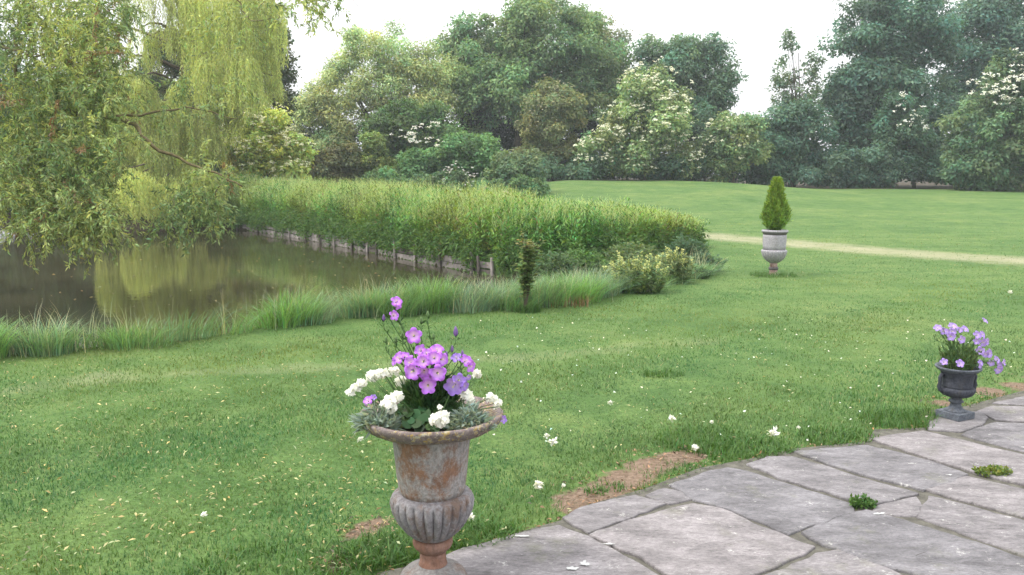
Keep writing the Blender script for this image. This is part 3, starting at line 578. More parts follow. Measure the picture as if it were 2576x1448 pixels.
# ------------------------------------------------------------------ reed bank beyond the pond
hl = [(P(330, 560, 0), .9, 1.15), (P(560, 556, 0), 1.0, 1.25), (P(730, 576, 0), 1.0, 1.22), (P(860, 596, 0), 1.0, 1.20), (P(1000, 620, 0), 1.0, 1.15), (P(1200, 652, 0), 1.0, 1.08), (P(1330, 660, 0), 1.05, 1.05), (P(1450, 664, 0), 1.1, .98), (P(1570, 662, 0), 1.0, .88), (P(1690, 655, 0), .8, .80), (P(1770, 650, 0), .6, .62)]
bdx = [(330, 574), (560, 574), (730, 597), (860, 622), (1000, 650), (1200, 690), (1330, 700), (1450, 700), (1570, 688), (1690, 668), (1765, 662)]
bw = np.array([P(x, y, WL)[:2] for x, y in bdx]); tg = np.gradient(bw, axis=0); tg /= np.linalg.norm(tg, axis=1)[:, None]; nn0 = np.stack([-tg[:, 1], tg[:, 0]], 1); nn0 *= np.sign(nn0[:, 1:]+1e-9)
hp = bw+nn0*np.array([1.0, 1.0, 1.0, .98, .96, .95, .98, 1.0, .9, .7, .5])[:, None]; hw_ = np.array([h[1] for h in hl]); hh = np.array([h[2] for h in hl])
sl = np.concatenate([[0], np.cumsum(np.linalg.norm(np.diff(hp, axis=0), axis=1))])
def hedge_pts(n, inner=1.0):
    s = R(n)*sl[-1]; x = np.interp(s, sl, hp[:, 0]); y = np.interp(s, sl, hp[:, 1]); w = np.interp(s, sl, hw_); h = np.interp(s, sl, hh)
    dx = np.interp(s+.1, sl, hp[:, 0])-np.interp(s-.1, sl, hp[:, 0]); dy = np.interp(s+.1, sl, hp[:, 1])-np.interp(s-.1, sl, hp[:, 1]); l = np.hypot(dx, dy)+1e-9
    o = (R(n)*2-1)*inner; ox, oy = -dy/l, dx/l       # perpendicular
    return s, x+ox*o*w, y+oy*o*w, o, h*(1-.12*o*o)*(1+.07*np.sin(s*1.9)+.06*np.sin(s*4.7+1)+.045*np.sin(s*11.3)+.04*np.sin(x*9+y*7)), w
n = 11000; s, x, y, o, h, w = hedge_pts(n); g0 = np.maximum(gz(x, y), -.15); H = h*rng.uniform(.78, 1.06, n)
Ls, Cs, Ds2, Ns, Wd = [], [], [], [], []
m = 17; t = np.linspace(.05, 1, m)[None]; lean = rng.normal(0, .10, (n, 2)); out = np.stack([o*.18*0, -np.clip(-o, 0, 1)*0], 1)
X = x[:, None]+lean[:, :1]*t**2*1.3; Yv = y[:, None]+(lean[:, 1:]-.05)*t**2*1.3; Zv = g0[:, None]+H[:, None]*t
pts = np.stack([X, Yv, Zv], -1).reshape(-1, 3); N = len(pts); tt = np.repeat(t, n, 0).ravel(); ssx = np.repeat(s, m)
pts += rng.normal(0, .04, (N, 3)); a = R(N)*2*pi
up = .35+.75*tt; d = np.stack([np.cos(a), np.sin(a), up], 1); nr = unit(np.stack([np.cos(a+pi)*.6, np.sin(a+pi)*.6, 0*a+.7], 1)+rng.normal(0, .3, (N, 3)))
patch = .5+.5*np.sin(ssx*.9+1)*np.sin(ssx*.37)+.15*np.sin(ssx*3.3)
ln = .105*rng.uniform(.6, 1.4, N); V1 = leaf_quads(pts, d, nr, ln, ln*.24)
cA = tint(N, (.150, .265, .062), .28, .10, np.stack([.16*np.sin(ssx*2.1)+.12*np.sin(ssx*5.3)+rng.normal(0, .15, n).repeat(m), .18*np.sin(ssx*1.3)+rng.normal(0, .08, n).repeat(m)], 1)); dr_ = (R(n) < .03).repeat(m); cA[dr_] = tint(int(dr_.sum()), (.24, .19, .10), .2, .08)
# a darker browner leaved stretch halfway along
sc0 = float(np.interp(P(930, 600, 0)[0], hp[:, 0], sl)); dk = np.exp(-((ssx-sc0)/.55)**2)*(R(N) < .6); cA = cA*(1-.45*dk[:, None])+np.array([.05, .04, .02])*.3*dk[:, None]
fq = 5200; sf = R(fq)*sl[-1]; fx = np.interp(sf, sl, hp[:, 0]); fy = np.interp(sf, sl, hp[:, 1]); ix = np.clip(np.searchsorted(sl, sf), 1, len(sl)-1); fn = nn0[ix]; od = np.interp(sf, sl, hw_)*rng.uniform(.8, 1.12, fq)
fz = -.12+rng.uniform(0, .5, fq)+.10*np.sin(sf*3.1)+.08*np.sin(sf*7.7); pf_ = np.stack([fx-fn[:, 0]*od, fy-fn[:, 1]*od, fz], 1)
pf_ = np.repeat(pf_, 4, 0)+rng.normal(0, .06, (fq*4, 3)); df_ = unit(np.stack([-fn[:, 0], -fn[:, 1], -.3+0*fq*fn[:, 0]], 1).repeat(4, 0)*.6+rsphere(fq*4)); Vf_ = leaf_quads(pf_, df_, unit(rsphere(fq*4)+[0, -.6, .7]), .12*rng.uniform(.6, 1.3, fq*4), .03); cF = tint(fq*4, (.105, .20, .055), .24, .1)
V1 = np.concatenate([V1, Vf_]); cA = np.concatenate([cA, cF])
# feathery pale seed heads on the tops
n2 = 15000; s, x, y, o, h, w = hedge_pts(n2, 1.0); g0 = gz(x, y).clip(-.15); k = 9; tq = np.linspace(.86, 1.10, k)[None]; ln2 = rng.normal(0, .10, (n2, 2))
X = x[:, None]+ln2[:, :1]*tq; Yv = y[:, None]+ln2[:, 1:]*tq; Zv = g0[:, None]+(h*rng.uniform(.86, 1.05, n2))[:, None]*tq
p2 = np.stack([X, Yv, Zv], -1).reshape(-1, 3); N2 = len(p2); a = R(N2)*2*pi; d2 = np.stack([np.cos(a)*.5, np.sin(a)*.5, 1+0*a], 1)
V2 = leaf_quads(p2, d2, unit(rsphere(N2)+[0, -.5, .4]), .05*rng.uniform(.6, 1.4, N2), .0075); c2 = tint(N2, (.46, .56, .25), .18, .10)
tag(leaf_obj('reed_bed', np.concatenate([V1, V2]), np.concatenate([cA, c2])), 'long bank of tall green reeds with pale feathery tops beyond the pond', 'reeds', kind='stuff')

# ------------------------------------------------------------------ timber edging below the reeds
er = empty('timber_edging', (*P(1000, 650, WL)[:2], WL), 'weathered timber bank edging of posts and boards along the pond below the reeds', 'edging'); eo = np.array(er.location)
ep = [P(x, y, WL) for x, y in ((560, 573), (640, 583), (730, 597), (860, 622), (1000, 650), (1100, 670), (1200, 689), (1290, 699))]
ex = [(600, .20), (650, .2), (695, .18), (728, .32), (775, .30), (812, .26), (845, .30), (890, .34), (930, .22), (952, .28), (996, .42), (1048, .38), (1108, .44), (1188, .42), (1206, .36), (1240, .34)]
pxs = [560, 640, 730, 860, 1000, 1100, 1200, 1290]; pw = [np.array([np.interp(x, pxs, [e[i] for e in ep]) for i in range(3)]) for x, _ in ex]
for q, (x, h) in zip(pw, ex):
    m_ = MB(); l = rng.normal(0, .02, 2); m_.tube([q+[0, -.05, -.5], q+[l[0]*.4, -.05, 0], q+[l[0], -.05+l[1], h], q+[l[0], -.05+l[1], h+.012]], [.035, .034, .031, .018], 8)
    m_.build('post', WOOD if R() < .6 else DARKWOOD, er, off=eo)
for i in range(len(pw)-1):
    for lv in range(2):
        if i in (9, 13) and lv: continue
        A, B2 = pw[i].copy(), pw[i+1].copy(); z = WL+.05+.145*lv+rng.normal(0, .012); m_ = MB(); dv = unit(B2-A); nn = np.array([-dv[1], dv[0], 0]); nn = nn*np.sign(nn[1]); k = 6; V = []
        sg = rng.normal(0, .012)
        for j in range(k+1):
            c = A+(B2-A)*(j/k)+nn*.01; up_ = .125/2*(1-.06*R()); zc = z+sg*(j/k)+.004*sin(j*2.)
            for (u, v_) in ((0, -1), (0, 1), (1, 1), (1, -1)): V.append([c[0]+nn[0]*.03*u, c[1]+nn[1]*.03*u, zc+v_*up_])
        f = [(a*4+j, a*4+(j+1) % 4, (a+1)*4+(j+1) % 4, (a+1)*4+j) for a in range(k) for j in range(4)]+[(3, 2, 1, 0), (k*4, k*4+1, k*4+2, k*4+3)]
        m_.add(V, f); m_.build('board', WOOD if R() < .75 else DARKWOOD, er, False, off=eo)

# ------------------------------------------------------------------ ribbons for grass, sedge
def ribbons(base, lean, H, W, seg=3, droop=.5):
    """base (n,3), lean (n,2) tip offset, H heights, W widths -> tapered curved blades"""
    n = len(base); t = np.linspace(0, 1, seg+1); a = np.arctan2(lean[:, 1], lean[:, 0])+pi/2+rng.normal(0, .5, n); sx, sy = np.cos(a), np.sin(a); V = np.zeros((n, seg+1, 2, 3))
    for i, q in enumerate(t):
        cx = base[:, 0]+lean[:, 0]*q**1.8; cy_ = base[:, 1]+lean[:, 1]*q**1.8; cz = base[:, 2]+H*(q-droop*.35*q**3); w = W*(1-q**1.6*.92)*.5
        for j, s_ in enumerate((-1, 1)): V[:, i, j, 0] = cx+s_*sx*w; V[:, i, j, 1] = cy_+s_*sy*w; V[:, i, j, 2] = cz
    V = V.reshape(-1, 3); k = np.arange(n)[:, None]*(seg+1)*2+np.arange(seg)[None]*2; k = k.ravel(); Q = np.stack([k, k+1, k+3, k+2], 1); return V, Q, (seg+1)*2
# near bank tussocks
def along(pl, s):
    pl = np.array(pl); L_ = np.concatenate([[0], np.cumsum(np.linalg.norm(np.diff(pl, axis=0), axis=1))]); return np.stack([np.interp(s, L_, pl[:, i]) for i in range(2)], -1), L_[-1]
bl = [P(x, y)[:2] for x, y in ((-420, 942), (-60, 912), (0, 908), (240, 886), (420, 868), (500, 860), (640, 832), (780, 816), (1000, 800), (1150, 790), (1290, 784), (1420, 770), (1520, 752), (1600, 735), (1780, 690)) ]
_, TL = along(bl, np.array([0.])); BV, BQ, BC = [], [], []; off = 0
def add_blades(bs, ln_, H, W, col, seg=4, droop=.6):
    global off
    V, Q, kk = ribbons(bs, ln_, H, W, seg, droop); BV.append(V); BQ.append(Q+off); BC.append(np.repeat(col, kk, 0)); off += len(V)
ncl = 66
for i in range(ncl):
    s0 = TL*(i+.5)/ncl+rng.normal(0, .06); c, _ = along(bl, np.array([s0])); c = c[0]; px = 1288+F*c[0]/(c[1]+.2)
    gap = 1.0
    if 462 < px < 535 or R() < .07: continue
    big = .35+.8*R()+.25*sin(i*1.3); hv = rng.uniform(-.06, .10); back = rng.uniform(.05, .6); c = c+np.array([rng.normal(0, .05), back])
    if px > 1540: big *= .6
    n = int(520*big); r = (.15+.14*R())*np.sqrt(R(n)); a = R(n)*2*pi; x = c[0]+r*np.cos(a)*1.3; y = c[1]+r*np.sin(a); z = np.maximum(gz(x, y), WL-.03)
    Ht = (.24+hv+.16*big)*rng.uniform(.55, 1.15, n)*(1.0 if px < 1540 else .6); le = np.stack([np.cos(a)*r*1.3+rng.normal(.02, .10, n), np.sin(a)*r*1.0+rng.normal(-.02, .09, n)], 1)
    blue = rng.uniform(0, 1); base = np.array([.125, .255, .050])*(1-blue)+np.array([.165, .245, .170])*blue
    add_blades(np.stack([x, y, z], 1), le, Ht, .0065, tint(n, base*1.3, .28, .12, np.tile([rng.normal(0, .12), 0], (n, 1))))
    n = int(38*big); a = R(n)*2*pi; x = c[0]+rng.normal(0, .14, n); y = c[1]+rng.normal(0, .12, n); z = np.maximum(gz(x, y), WL-.03)   # dry straws
    add_blades(np.stack([x, y, z], 1), rng.normal(0, .14, (n, 2)), rng.uniform(.25, .62, n), .005, tint(n, (.42, .43, .28), .2, .1))
# pinkish dry stalks at the foot of the sedges, right of the rose
n = 260; q = [P(x, y)[:2] for x, y in zip(rng.uniform(1370, 1480, n), rng.uniform(752, 775, n))]; q = np.array(q)
add_blades(np.column_stack([q, gz(q[:, 0], q[:, 1])]), rng.normal(0, .08, (n, 2)), rng.uniform(.08, .2, n), .008, tint(n, (.26, .17, .09), .25, .1))
V = np.concatenate(BV); Q = np.concatenate(BQ)
tag(quads('bank_grass', V, Q, GRASS, None, np.concatenate(BC), False), 'tufted long grass and sedge along the near edge of the pond', 'grass', kind='stuff')

# ------------------------------------------------------------------ lawn grass
BV, BQ, BC = [], [], []; off = 0
def lawn_noise(x, y): return np.sin(x*1.1+y*.7)+np.sin(x*2.7-y*1.9+1)+np.sin(x*.45+3-y*.9)+np.sin(x*5.3+y*4.1)*.6
def scatter(y0, y1, dens, H, W, seg, margin=1.2, fade=0, fade0=0):
    area = ((y1*y1-y0*y0)/2)*2*.62+(y1-y0)*2*margin; n = int(area*dens); y = np.sqrt(R(n)*(y1*y1-y0*y0)+y0*y0); x = (R(n)*2-1)*(y*.63+margin)
    keep = (~inside(x, y, pond)) & (~inside(x, y, patio) | ((seg_dist(x, y, patio) < .035) & (R(n) < .8))); x, y = x[keep], y[keep]
    pr_ = np.ones(len(x))
    if fade: pr_ *= np.clip((y1-y)/fade, 0, 1)
    if fade0: pr_ *= np.clip((y-y0)/fade0, 0, 1)
    k9 = R(len(x)) < pr_; x, y = x[k9], y[k9]
    s = soil_f(x, y)+rng.normal(0, .24, len(x))+.30*np.sin(x*9+y*5)*np.sin(y*11-x*4); wn = worn_f(x, y); keep = (s < .42+rng.normal(0, .10, len(x))) & (R(len(x)) > wn*.8) ; x, y = x[keep], y[keep]; n = len(x)
    nz = lawn_noise(x, y); tuft = np.clip(.5+.2*np.sin(x*7+np.sin(y*5)*2)*np.sin(y*6.3+x), 0, 1)
    Hh = H*rng.uniform(.5, 1.25, n)*(.8+.35*tuft+.05*nz); z = gz(x, y)-.004; le = rng.normal(0, .55, (n, 2))*Hh[:, None]
    de = seg_dist(x, y, patio); le[:, 1] -= np.where(de < .08, .4*Hh, 0); Hh = Hh*np.where(de < .12, 1.25, 1)
    c = tint(n, (.080, .156, .040), .13, .12, np.stack([.10*nz+.06*np.sin(x*13+y*3)*np.sin(y*15), .13*np.sin(x*.8+y*1.3)+.08*nz+.10*np.sin(x*3.7-y*2.9)], 1)); dry = R(n) < .045; c[dry] = tint(int(dry.sum()), (.30, .28, .14), .2, .05)
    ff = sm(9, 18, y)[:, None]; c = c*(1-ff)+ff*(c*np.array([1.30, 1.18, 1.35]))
    add_blades(np.stack([x, y, z], 1), le, Hh, W, c, seg, .9)
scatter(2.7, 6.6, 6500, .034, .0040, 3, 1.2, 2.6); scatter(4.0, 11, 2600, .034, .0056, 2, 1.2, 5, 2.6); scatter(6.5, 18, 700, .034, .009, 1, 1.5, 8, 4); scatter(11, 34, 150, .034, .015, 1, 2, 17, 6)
# longer uncut grass: foot of the rose, foot of the grey urn, small tufts on the lawn, edge of the paving
for px, py, r, n, H in ((1325, 785, .13, 500, .14), (1945, 694, .30, 500, .10), (1670, 945, .13, 260, .07), (1780, 1110, .25, 700, .075), (1860, 1130, .25, 700, .07), (2290, 1060, .25, 700, .09), (2110, 1105, .2, 500, .07), (990, 1390, .16, 500, .085), (930, 1405, .12, 300, .07), (1190, 1350, .16, 500, .08), (1960, 1150, .12, 300, .06), (1500, 1240, .05, 60, .05), (700, 1440, .3, 700, .07), (1540, 1230, .06, 60, .04)):
    c = P(px, py); a = R(n)*2*pi; q = r*np.sqrt(R(n)); x = c[0]+np.cos(a)*q*1.3; y = c[1]+np.sin(a)*q; k_ = ~inside(x, y, patio) | (seg_dist(x, y, patio) < .05); x, y = x[k_], y[k_]; n = len(x)
    add_blades(np.stack([x, y, gz(x, y)-.003], 1), rng.normal(0, .5*H, (n, 2)), H*rng.uniform(.5, 1.2, n), .006, tint(n, (.072, .155, .034), .2, .1), 3, .8)
tag(quads('grass', np.concatenate(BV), np.concatenate(BQ), GRASS, None, np.concatenate(BC), False), 'short mown lawn grass', 'grass', kind='stuff')

# fallen leaves, daisies and bark chips: too many to count
def flat_bits(name, label, cat, n, fn, size, aspect, color, lift=.03, var=.2, curl=.35):
    x, y = fn(n); k_ = ~inside(x, y, pond) & ~inside(x, y, patio); x, y = x[k_], y[k_]; n = len(x)
    p = np.stack([x, y, gz(x, y)+lift*rng.uniform(.6, 1.1, n)], 1); nr = unit(np.array([0, 0, 1.])+rng.normal(0, curl, (n, 3))); d = np.cross(nr, rsphere(n)); ln = size*rng.uniform(.5, 1.4, n)
    return tag(leaf_obj(name, leaf_quads(p, d, nr, ln, ln*aspect), tint(n, color, var, .1), mat=PETAL), label, cat, kind='stuff')
def f_left(n):
    px = np.where(R(n) < .75, rng.uniform(-60, 1050, n), rng.uniform(900, 2000, n)); py = rng.uniform(905, 1448, n)**1; q = np.array([P(a, b)[:2] for a, b in zip(px, py)]); q = q[(np.sin(q[:, 0]*2.1+1)*np.sin(q[:, 1]*2.6)+np.sin(q[:, 0]*5-q[:, 1]*4)*.5+rng.normal(0, .5, len(q))) > -.25]; return q[:, 0], q[:, 1]
flat_bits('fallen_leaves', 'small yellowish fallen leaves scattered over the near lawn', 'leaves', 2100, f_left, .025, .36, (.40, .36, .19), .036, .3)
def f_rt(n):
    px = rng.uniform(1150, 2560, n); py = 800+rng.uniform(0, 1, n)**.8*330; py = np.where(R(n) < .45, 870+rng.normal(0, 30, n), py); q = np.array([P(a, b)[:2] for a, b in zip(px, py)]); return q[:, 0], q[:, 1]
flat_bits('daisies', 'tiny white daisies dotted over the middle of the lawn', 'daisies', 210, f_rt, .018, .95, (.75, .75, .68), .045, .1)
def f_soil(n):
    i = rng.integers(0, len(soil_w), n); a = R(n)*2*pi; r = np.sqrt(R(n))*1.1; s = np.array(soil_w)[i]; return s[:, 0]+np.cos(a)*r*s[:, 2], s[:, 1]+np.sin(a)*r*s[:, 2]
flat_bits('bark_chips', 'brown bark chips and dead leaves on the bare soil beside the paving', 'litter', 800, f_soil, .024, .38, (.22, .155, .11), .008, .45)
def f_edge(n):
    q, L_ = along([p for p in patio[1:16]], R(n)*5.2); return q[:, 0]+rng.normal(0, .02, n), q[:, 1]+rng.normal(0, .02, n)
flat_bits('edge_litter', 'crumbs of dead leaf along the seam between lawn and paving', 'litter', 500, f_edge, .022, .4, (.24, .15, .09), .012, .4)
n = 120; px = rng.uniform(0, 1000, n); py = rng.uniform(600, 780, n); q = np.array([P(a, b, WL) for a, b in zip(px, py)]); q = q[inside(q[:, 0], q[:, 1], pond)]; n = len(q)
nr = np.tile([0, 0, 1.], (n, 1)); tag(leaf_obj('floating_leaves', leaf_quads(q+[0, 0, .006], np.cross(nr, rsphere(n)), nr, .07*rng.uniform(.4, 1.2, n), .03), tint(n, (.36, .33, .16), .2, .1), mat=PETAL), 'pale fallen leaves floating on the pond', 'leaves', kind='stuff')

# feathers
def feather(px, py, s, label, rz):
    c = P(px, py, .045); V = []; n = 46; o = rng.normal(0, 1, (n, 3))*[.2, .14, .12]*s; nr = unit(rng.normal(size=(n, 3))+[0, -.3, .9]); d = unit(rng.normal(size=(n, 3))+[cos(rz)*1.2, sin(rz)*1.2, .3])
    V = leaf_quads(o+[0, 0, s*.22], d, nr, s*.55*rng.uniform(.6, 1.2, n), s*.26); ob = leaf_obj('feather', V, tint(n, (.78, .78, .76), .06, .02), mat=PETAL); ob.location = [float(v) for v in c]
    tag(ob, label, 'feather', 'white feathers dropped on the lawn')
for a in ((1388, 1117, .050, 'round white feather tuft, lower and larger of the pair right of the rusty urn', .3), (1376, 1100, .034, 'small white feather, upper of the pair right of the rusty urn', 1.2), (1350, 1225, .048, 'white feather tuft on the grass between the rusty urn and the bare soil strip', .1),
          (1418, 1224, .022, 'tiny white feather just right of the tuft above the paving corner', 2), (1688, 1058, .046, 'white feather in mid lawn, above the middle of the bare soil strip', .6), (1790, 1066, .028, 'small white feather right of the mid lawn feather', 1.), (1745, 1130, .042, 'white feather at the top end of the bare soil strip', .2),
          (1944, 1094, .055, 'largest white feather, on the lawn near the paving edge', .5), (1536, 1016, .036, 'white feather in mid lawn above the pair', 1.4), (2008, 1078, .022, 'tiny feather right of the largest feather', .4), (905, 1108, .034, 'white feather on the lawn left of the rusty urn rim', .4), (1182, 1305, .034, 'white feather right behind the fluted bowl of the rusty urn', .9),
          (2540, 738, .05, 'small white feather far right near the picture edge', .2), (512, 1300, .030, 'slim pale feather lying on the left lawn', .9)): feather(*a)
def dropping(px, py, sx, sy, seed):
    r = np.random.default_rng(seed); c = P(px, py, .0275); b_ = MB(); n = 18; V = [(c[0], c[1], c[2]+.001)]
    for i in range(n): a = 2*pi*i/n; q = 1+.4*r.normal(); V.append((c[0]+cos(a)*sx*max(.3, q), c[1]+sin(a)*sy*max(.3, q), c[2]))
    V = [(a_, b2_, c_) for a_, b2_, c_ in V]; b_.add(V, [(0, i+1, (i+1) % n+1) for i in range(n)]); return b_
WS = plain('white_splash', (.45, .45, .44), .8, .15, 60, 0)
for i, (px, py, sx, sy) in enumerate(((1312, 1349, .035, .008), (1440, 1430, .022, .014), (1472, 1418, .02, .018), (1532, 1368, .016, .01), (2212, 1292, .026, .010), (2390, 1195, .016, .006))): dropping(px, py, sx, sy, i).build('white_splash', WS, pat, False)

# ------------------------------------------------------------------ weeds in the paving
def weed(px, py, r, H, n, c, label):
    g = P(px, py, .02); root = empty('paving_weed', g, label, 'weed'); m = n*5; i = np.repeat(np.arange(n), 5); a = R(n)*2*pi; q = np.sqrt(R(n)); b0 = np.stack([np.cos(a)*q*r*.7*1.5, np.sin(a)*q*r*.6, 0*a], 1)
    st = MB()
    tip = b0*1.3+np.stack([0*a, 0*a, H*(1.1-q*.6)*rng.uniform(.6, 1.1, n)], 1)
    for k_ in range(n): st.tube([b0[k_]*.4, b0[k_], tip[k_]], [.0018, .0015, .001], 4)
    st.build('stem', STEM, root)
    tq = R(m)[:, None]; p = b0[i]*(1-tq)+tip[i]*tq; d = unit(rng.normal(size=(m, 3))+[0, 0, .4]); leaf_obj('foliage', leaf_quads(p, d, unit(rsphere(m)+[0, -.4, .8]), .022*rng.uniform(.6, 1.3, m), .013), tint(m, c, .2, .12), root)
weed(2168, 1272, .055, .05, 60, (.070, .145, .035), 'dark green leafy weed in the joint between the middle paving slabs')
weed(2498, 1192, .075, .045, 80, (.16, .21, .045), 'yellow green weed tuft in the joint near the right picture edge')

# ------------------------------------------------------------------ rusty urn with flowers, nearest
U = P(1090, 1452, .02); ur = empty('rusty_urn', U, 'rusty grey cast iron urn with flared rim and fluted bowl, nearest the camera', 'urn')
m_body = urn_material('urn_body_rust', (.23, .215, .215), (.40, .375, .365), (.27, .12, .055), .40, 0, 3.1)
m_rim = urn_material('urn_rim_lichen', (.12, .095, .095), (.25, .205, .20), (.17, .10, .075), .4, .55, 1.7, vs=(1, 1, 1))
m_bowl = urn_material('urn_bowl_grey', (.16, .15, .16), (.31, .295, .31), (.20, .125, .09), .28, 0, 5.3)
m_collar = urn_material('urn_collar_rust', (.20, .115, .09), (.30, .185, .15), (.26, .13, .085), .5, 0, 2.2)
m_foot = urn_material('urn_foot_grey', (.14, .132, .13), (.24, .23, .225), (.20, .13, .10), .3, 0, 4.4)
b = MB(); b.lathe([(.148, .600), (.170, .604), (.205, .610), (.240, .622), (.258, .634), (.270, .648), (.277, .664), (.276, .672), (.268, .677), (.252, .672), (.215, .655), (.190, .648), (.172, .645), (.168, .630), (.165, .600)], 96, lambda a, z: 1+.006*sin(a*7+2)+.004*sin(a*17)+.003*sin(a*41+z*90)+.002*sin(a*67-z*200))
b.build('rim', m_rim, ur)
b = MB(); b.lathe([(.122, .350), (.130, .380), (.137, .43), (.143, .50), (.148, .55), (.153, .58), (.156, .603)], 72); b.build('body', m_body, ur)
nf = 26
def flute(a, z): 
    k_ = sm(.18, .21, z)*(1-sm(.325, .345, z)); q = abs(sin(a*nf/2)); return 1+float(k_)*(.13*(q**.55)-.10)
b = MB(); b.lathe([(.045, .168), (.070, .172), (.085, .182), (.108, .205), (.128, .232), (.145, .262), (.156, .290), (.161, .315), (.159, .335), (.152, .348), (.140, .356), (.124, .358)], 26*14, flute); b.build('fluted_bowl', m_bowl, ur)
b = MB(); b.lathe([(.060, .170), (.074, .166), (.079, .155), (.078, .142), (.072, .130), (.060, .120), (.054, .112), (.050, .108)], 48); b.build('collar', m_collar, ur)
b = MB(); b.lathe([(.052, .110), (.051, .095), (.052, .075), (.055, .062), (.058, .055)], 40); b.build('stem', m_collar, ur)
b = MB(); b.lathe([(.057, .058), (.070, .052), (.090, .044), (.112, .032), (.126, .018), (.132, .006), (.134, -.02)], 56); b.build('foot', m_foot, ur)
b = MB(); b.lathe([(.0, .640), (.08, .645), (.15, .636), (.166, .628), (.16, .60)], 40); so = b.build('soil', SOIL, ur)

# flowers ----------------------------------------------------------
def bell_mesh(name, Rr, depth, c_in, c_out, lobes=5, seed=0, openness=1.0):
    r = np.random.default_rng(seed); na, nr_ = 30, 7; V, Cc = [], []
    for i in range(nr_):
        t = i/(nr_-1)
        for j in range(na):
            a = 2*pi*j/na; lob = abs(cos(a*lobes/2))**.7; rr_ = Rr*(.12+.88*t**.75)*(1-(1-lob)*.34*t**3); z = depth*(t**.65)+(-.30*Rr*openness*t**4)*lob
            z += Rr*.05*sin(a*lobes*2+1)*t*t
            V.append((rr_*cos(a), rr_*sin(a), z)); k_ = min(1, t*1.9)
            Cc.append(np.array(c_in)*(1-k_)+np.array(c_out)*k_*(1+.12*sin(a*lobes)+.06*r.normal()))
    Qd = [(i*na+j, i*na+(j+1) % na, (i+1)*na+(j+1) % na, (i+1)*na+j) for i in range(nr_-1) for j in range(na)]
    me = bpy.data.meshes.new(name); me.from_pydata(V, [], Qd); me.update(); a_ = me.attributes.new('col', 'FLOAT_COLOR', 'POINT'); c4 = np.ones((len(V), 4), np.float32); c4[:, :3] = np.clip(Cc, 0, 1); a_.data.foreach_set('color', c4.ravel())
    me.materials.append(PETAL); me.polygons.foreach_set('use_smooth', np.ones(len(me.polygons), bool)); return me
from mathutils import Vector
def aim(o, d): o.rotation_mode = 'QUATERNION'; o.rotation_quaternion = Vector([float(v) for v in d]).to_track_quat('Z', 'Y')
PIST = plain('pistil', (.72, .66, .30), .7, .1, 30, 0)
pist = MB(); pist.tube([(0, 0, 0), (0, 0, .016), (0, 0, .021)], [.0012, .0014, .0026], 6)
pistme = None
bell_a = [bell_mesh('bell', 1, .62, (.70, .46, .78), (.47, .17, .74), seed=i, openness=o_) for i, o_ in ((1, 1.2), (2, .6), (3, 1.6))]
bell_b = [bell_mesh('bell', 1, .7, (.50, .38, .74), (.33, .20, .66), seed=i, openness=o_) for i, o_ in ((4, 1.0), (5, .4))]
bell_d = [bell_mesh('bell', 1, .7, (.58, .46, .82), (.40, .27, .70), seed=i, openness=1.0) for i in (6, 7)]
def campanula(root, flowers, buds, basec, up0, stemr=.0022, meshes=(bell_a, bell_b), leafn=900, leafl=.05, leafcol=(.045, .10, .035), spread=.07, hgt=.22, Yd=3.1):
    global pistme
    o0 = np.array(root.location); st = MB(); tips = []
    for f in flowers:
        px, py, rp, dirv, kind = f[:5]; dy = f[5] if len(f) > 5 else 0
        w = PY(px, py, Yd+dy); Rr = rp*(Yd/F)*1.22; me = meshes[kind][rng.integers(0, len(meshes[kind]))]
        o = bpy.data.objects.new('flower', me); C.objects.link(o); o.parent = root; d = unit(np.array(dirv, float)); o.scale = (Rr, Rr, Rr); o.location = [float(v) for v in w-o0-d*Rr*.45]; aim(o, d); o.rotation_quaternion = o.rotation_quaternion @ __import__('mathutils').Quaternion((0, 0, 1), R()*6)
        if pistme is None:
            p_ = pist.build('pistil', PIST, o); pistme = p_.data
        else:
            p_ = bpy.data.objects.new('pistil', pistme); C.objects.link(p_); p_.parent = o
        p_.scale = (30, 30, 30); tips.append((w-d*Rr*.5, d))
    for px, py, dy in buds:
        w = PY(px, py, Yd+dy); tips.append((w, np.array([0, -.1, 1.])))
    LP, LD = [], []
    for w, d in tips:
        b0 = np.array(basec)+[rng.normal(0, spread*.6), rng.normal(0, spread*.5), 0]; tgt = w; L_ = np.linalg.norm(tgt-b0); c1 = b0*.55+tgt*.45+[0, 0, L_*.10]; c2 = tgt-unit(d*np.array([1, 1, .3])+[0, 0, .4])*min(.03, L_*.2)
        pts = [b0, b0*.75+c1*.25, c1, c1*.4+c2*.6, c2, tgt]; st.tube([p-o0 for p in pts], [stemr*1.2, stemr*1.1, stemr, stemr*.9, stemr*.8, stemr*.7], 5)
        for k_ in range(int(L_/.016)):
            t = R(); i = min(4, int(t*5)); fr = t*5-i; LP.append(pts[i]*(1-fr)+pts[i+1]*fr); LD.append(rsphere(1)[0]*[1, 1, .3]+[0, 0, .7])
    st.build('stems', STEM, root)
    n = leafn; a = R(n)*2*pi; q = np.sqrt(R(n)); up_ = R(n); p = np.array(basec)+np.stack([np.cos(a)*q*spread*(1+up_*.5), np.sin(a)*q*spread*.9, up_*hgt*(1.1-.5*q)], 1); d = unit(np.stack([np.cos(a)*.5, np.sin(a)*.5, 0*a+1], 1)+rng.normal(0, .35, (n, 3)))
    p = np.concatenate([p, np.array(LP)]); d = np.concatenate([d, np.array(LD)]); n2_ = len(p); ln = np.concatenate([leafl*rng.uniform(.5, 1.2, n), .022*rng.uniform(.5, 1.4, n2_-n)])
    leaf_obj('leaves', leaf_quads(p, d, unit(rsphere(n2_)+[0, -.5, .2]), ln, ln*.22), tint(n2_, leafcol, .25, .1), root, o0)
def Z1(x, y): return ((980+x/3.017)*.8587, (820+y/3.017)*.8587)
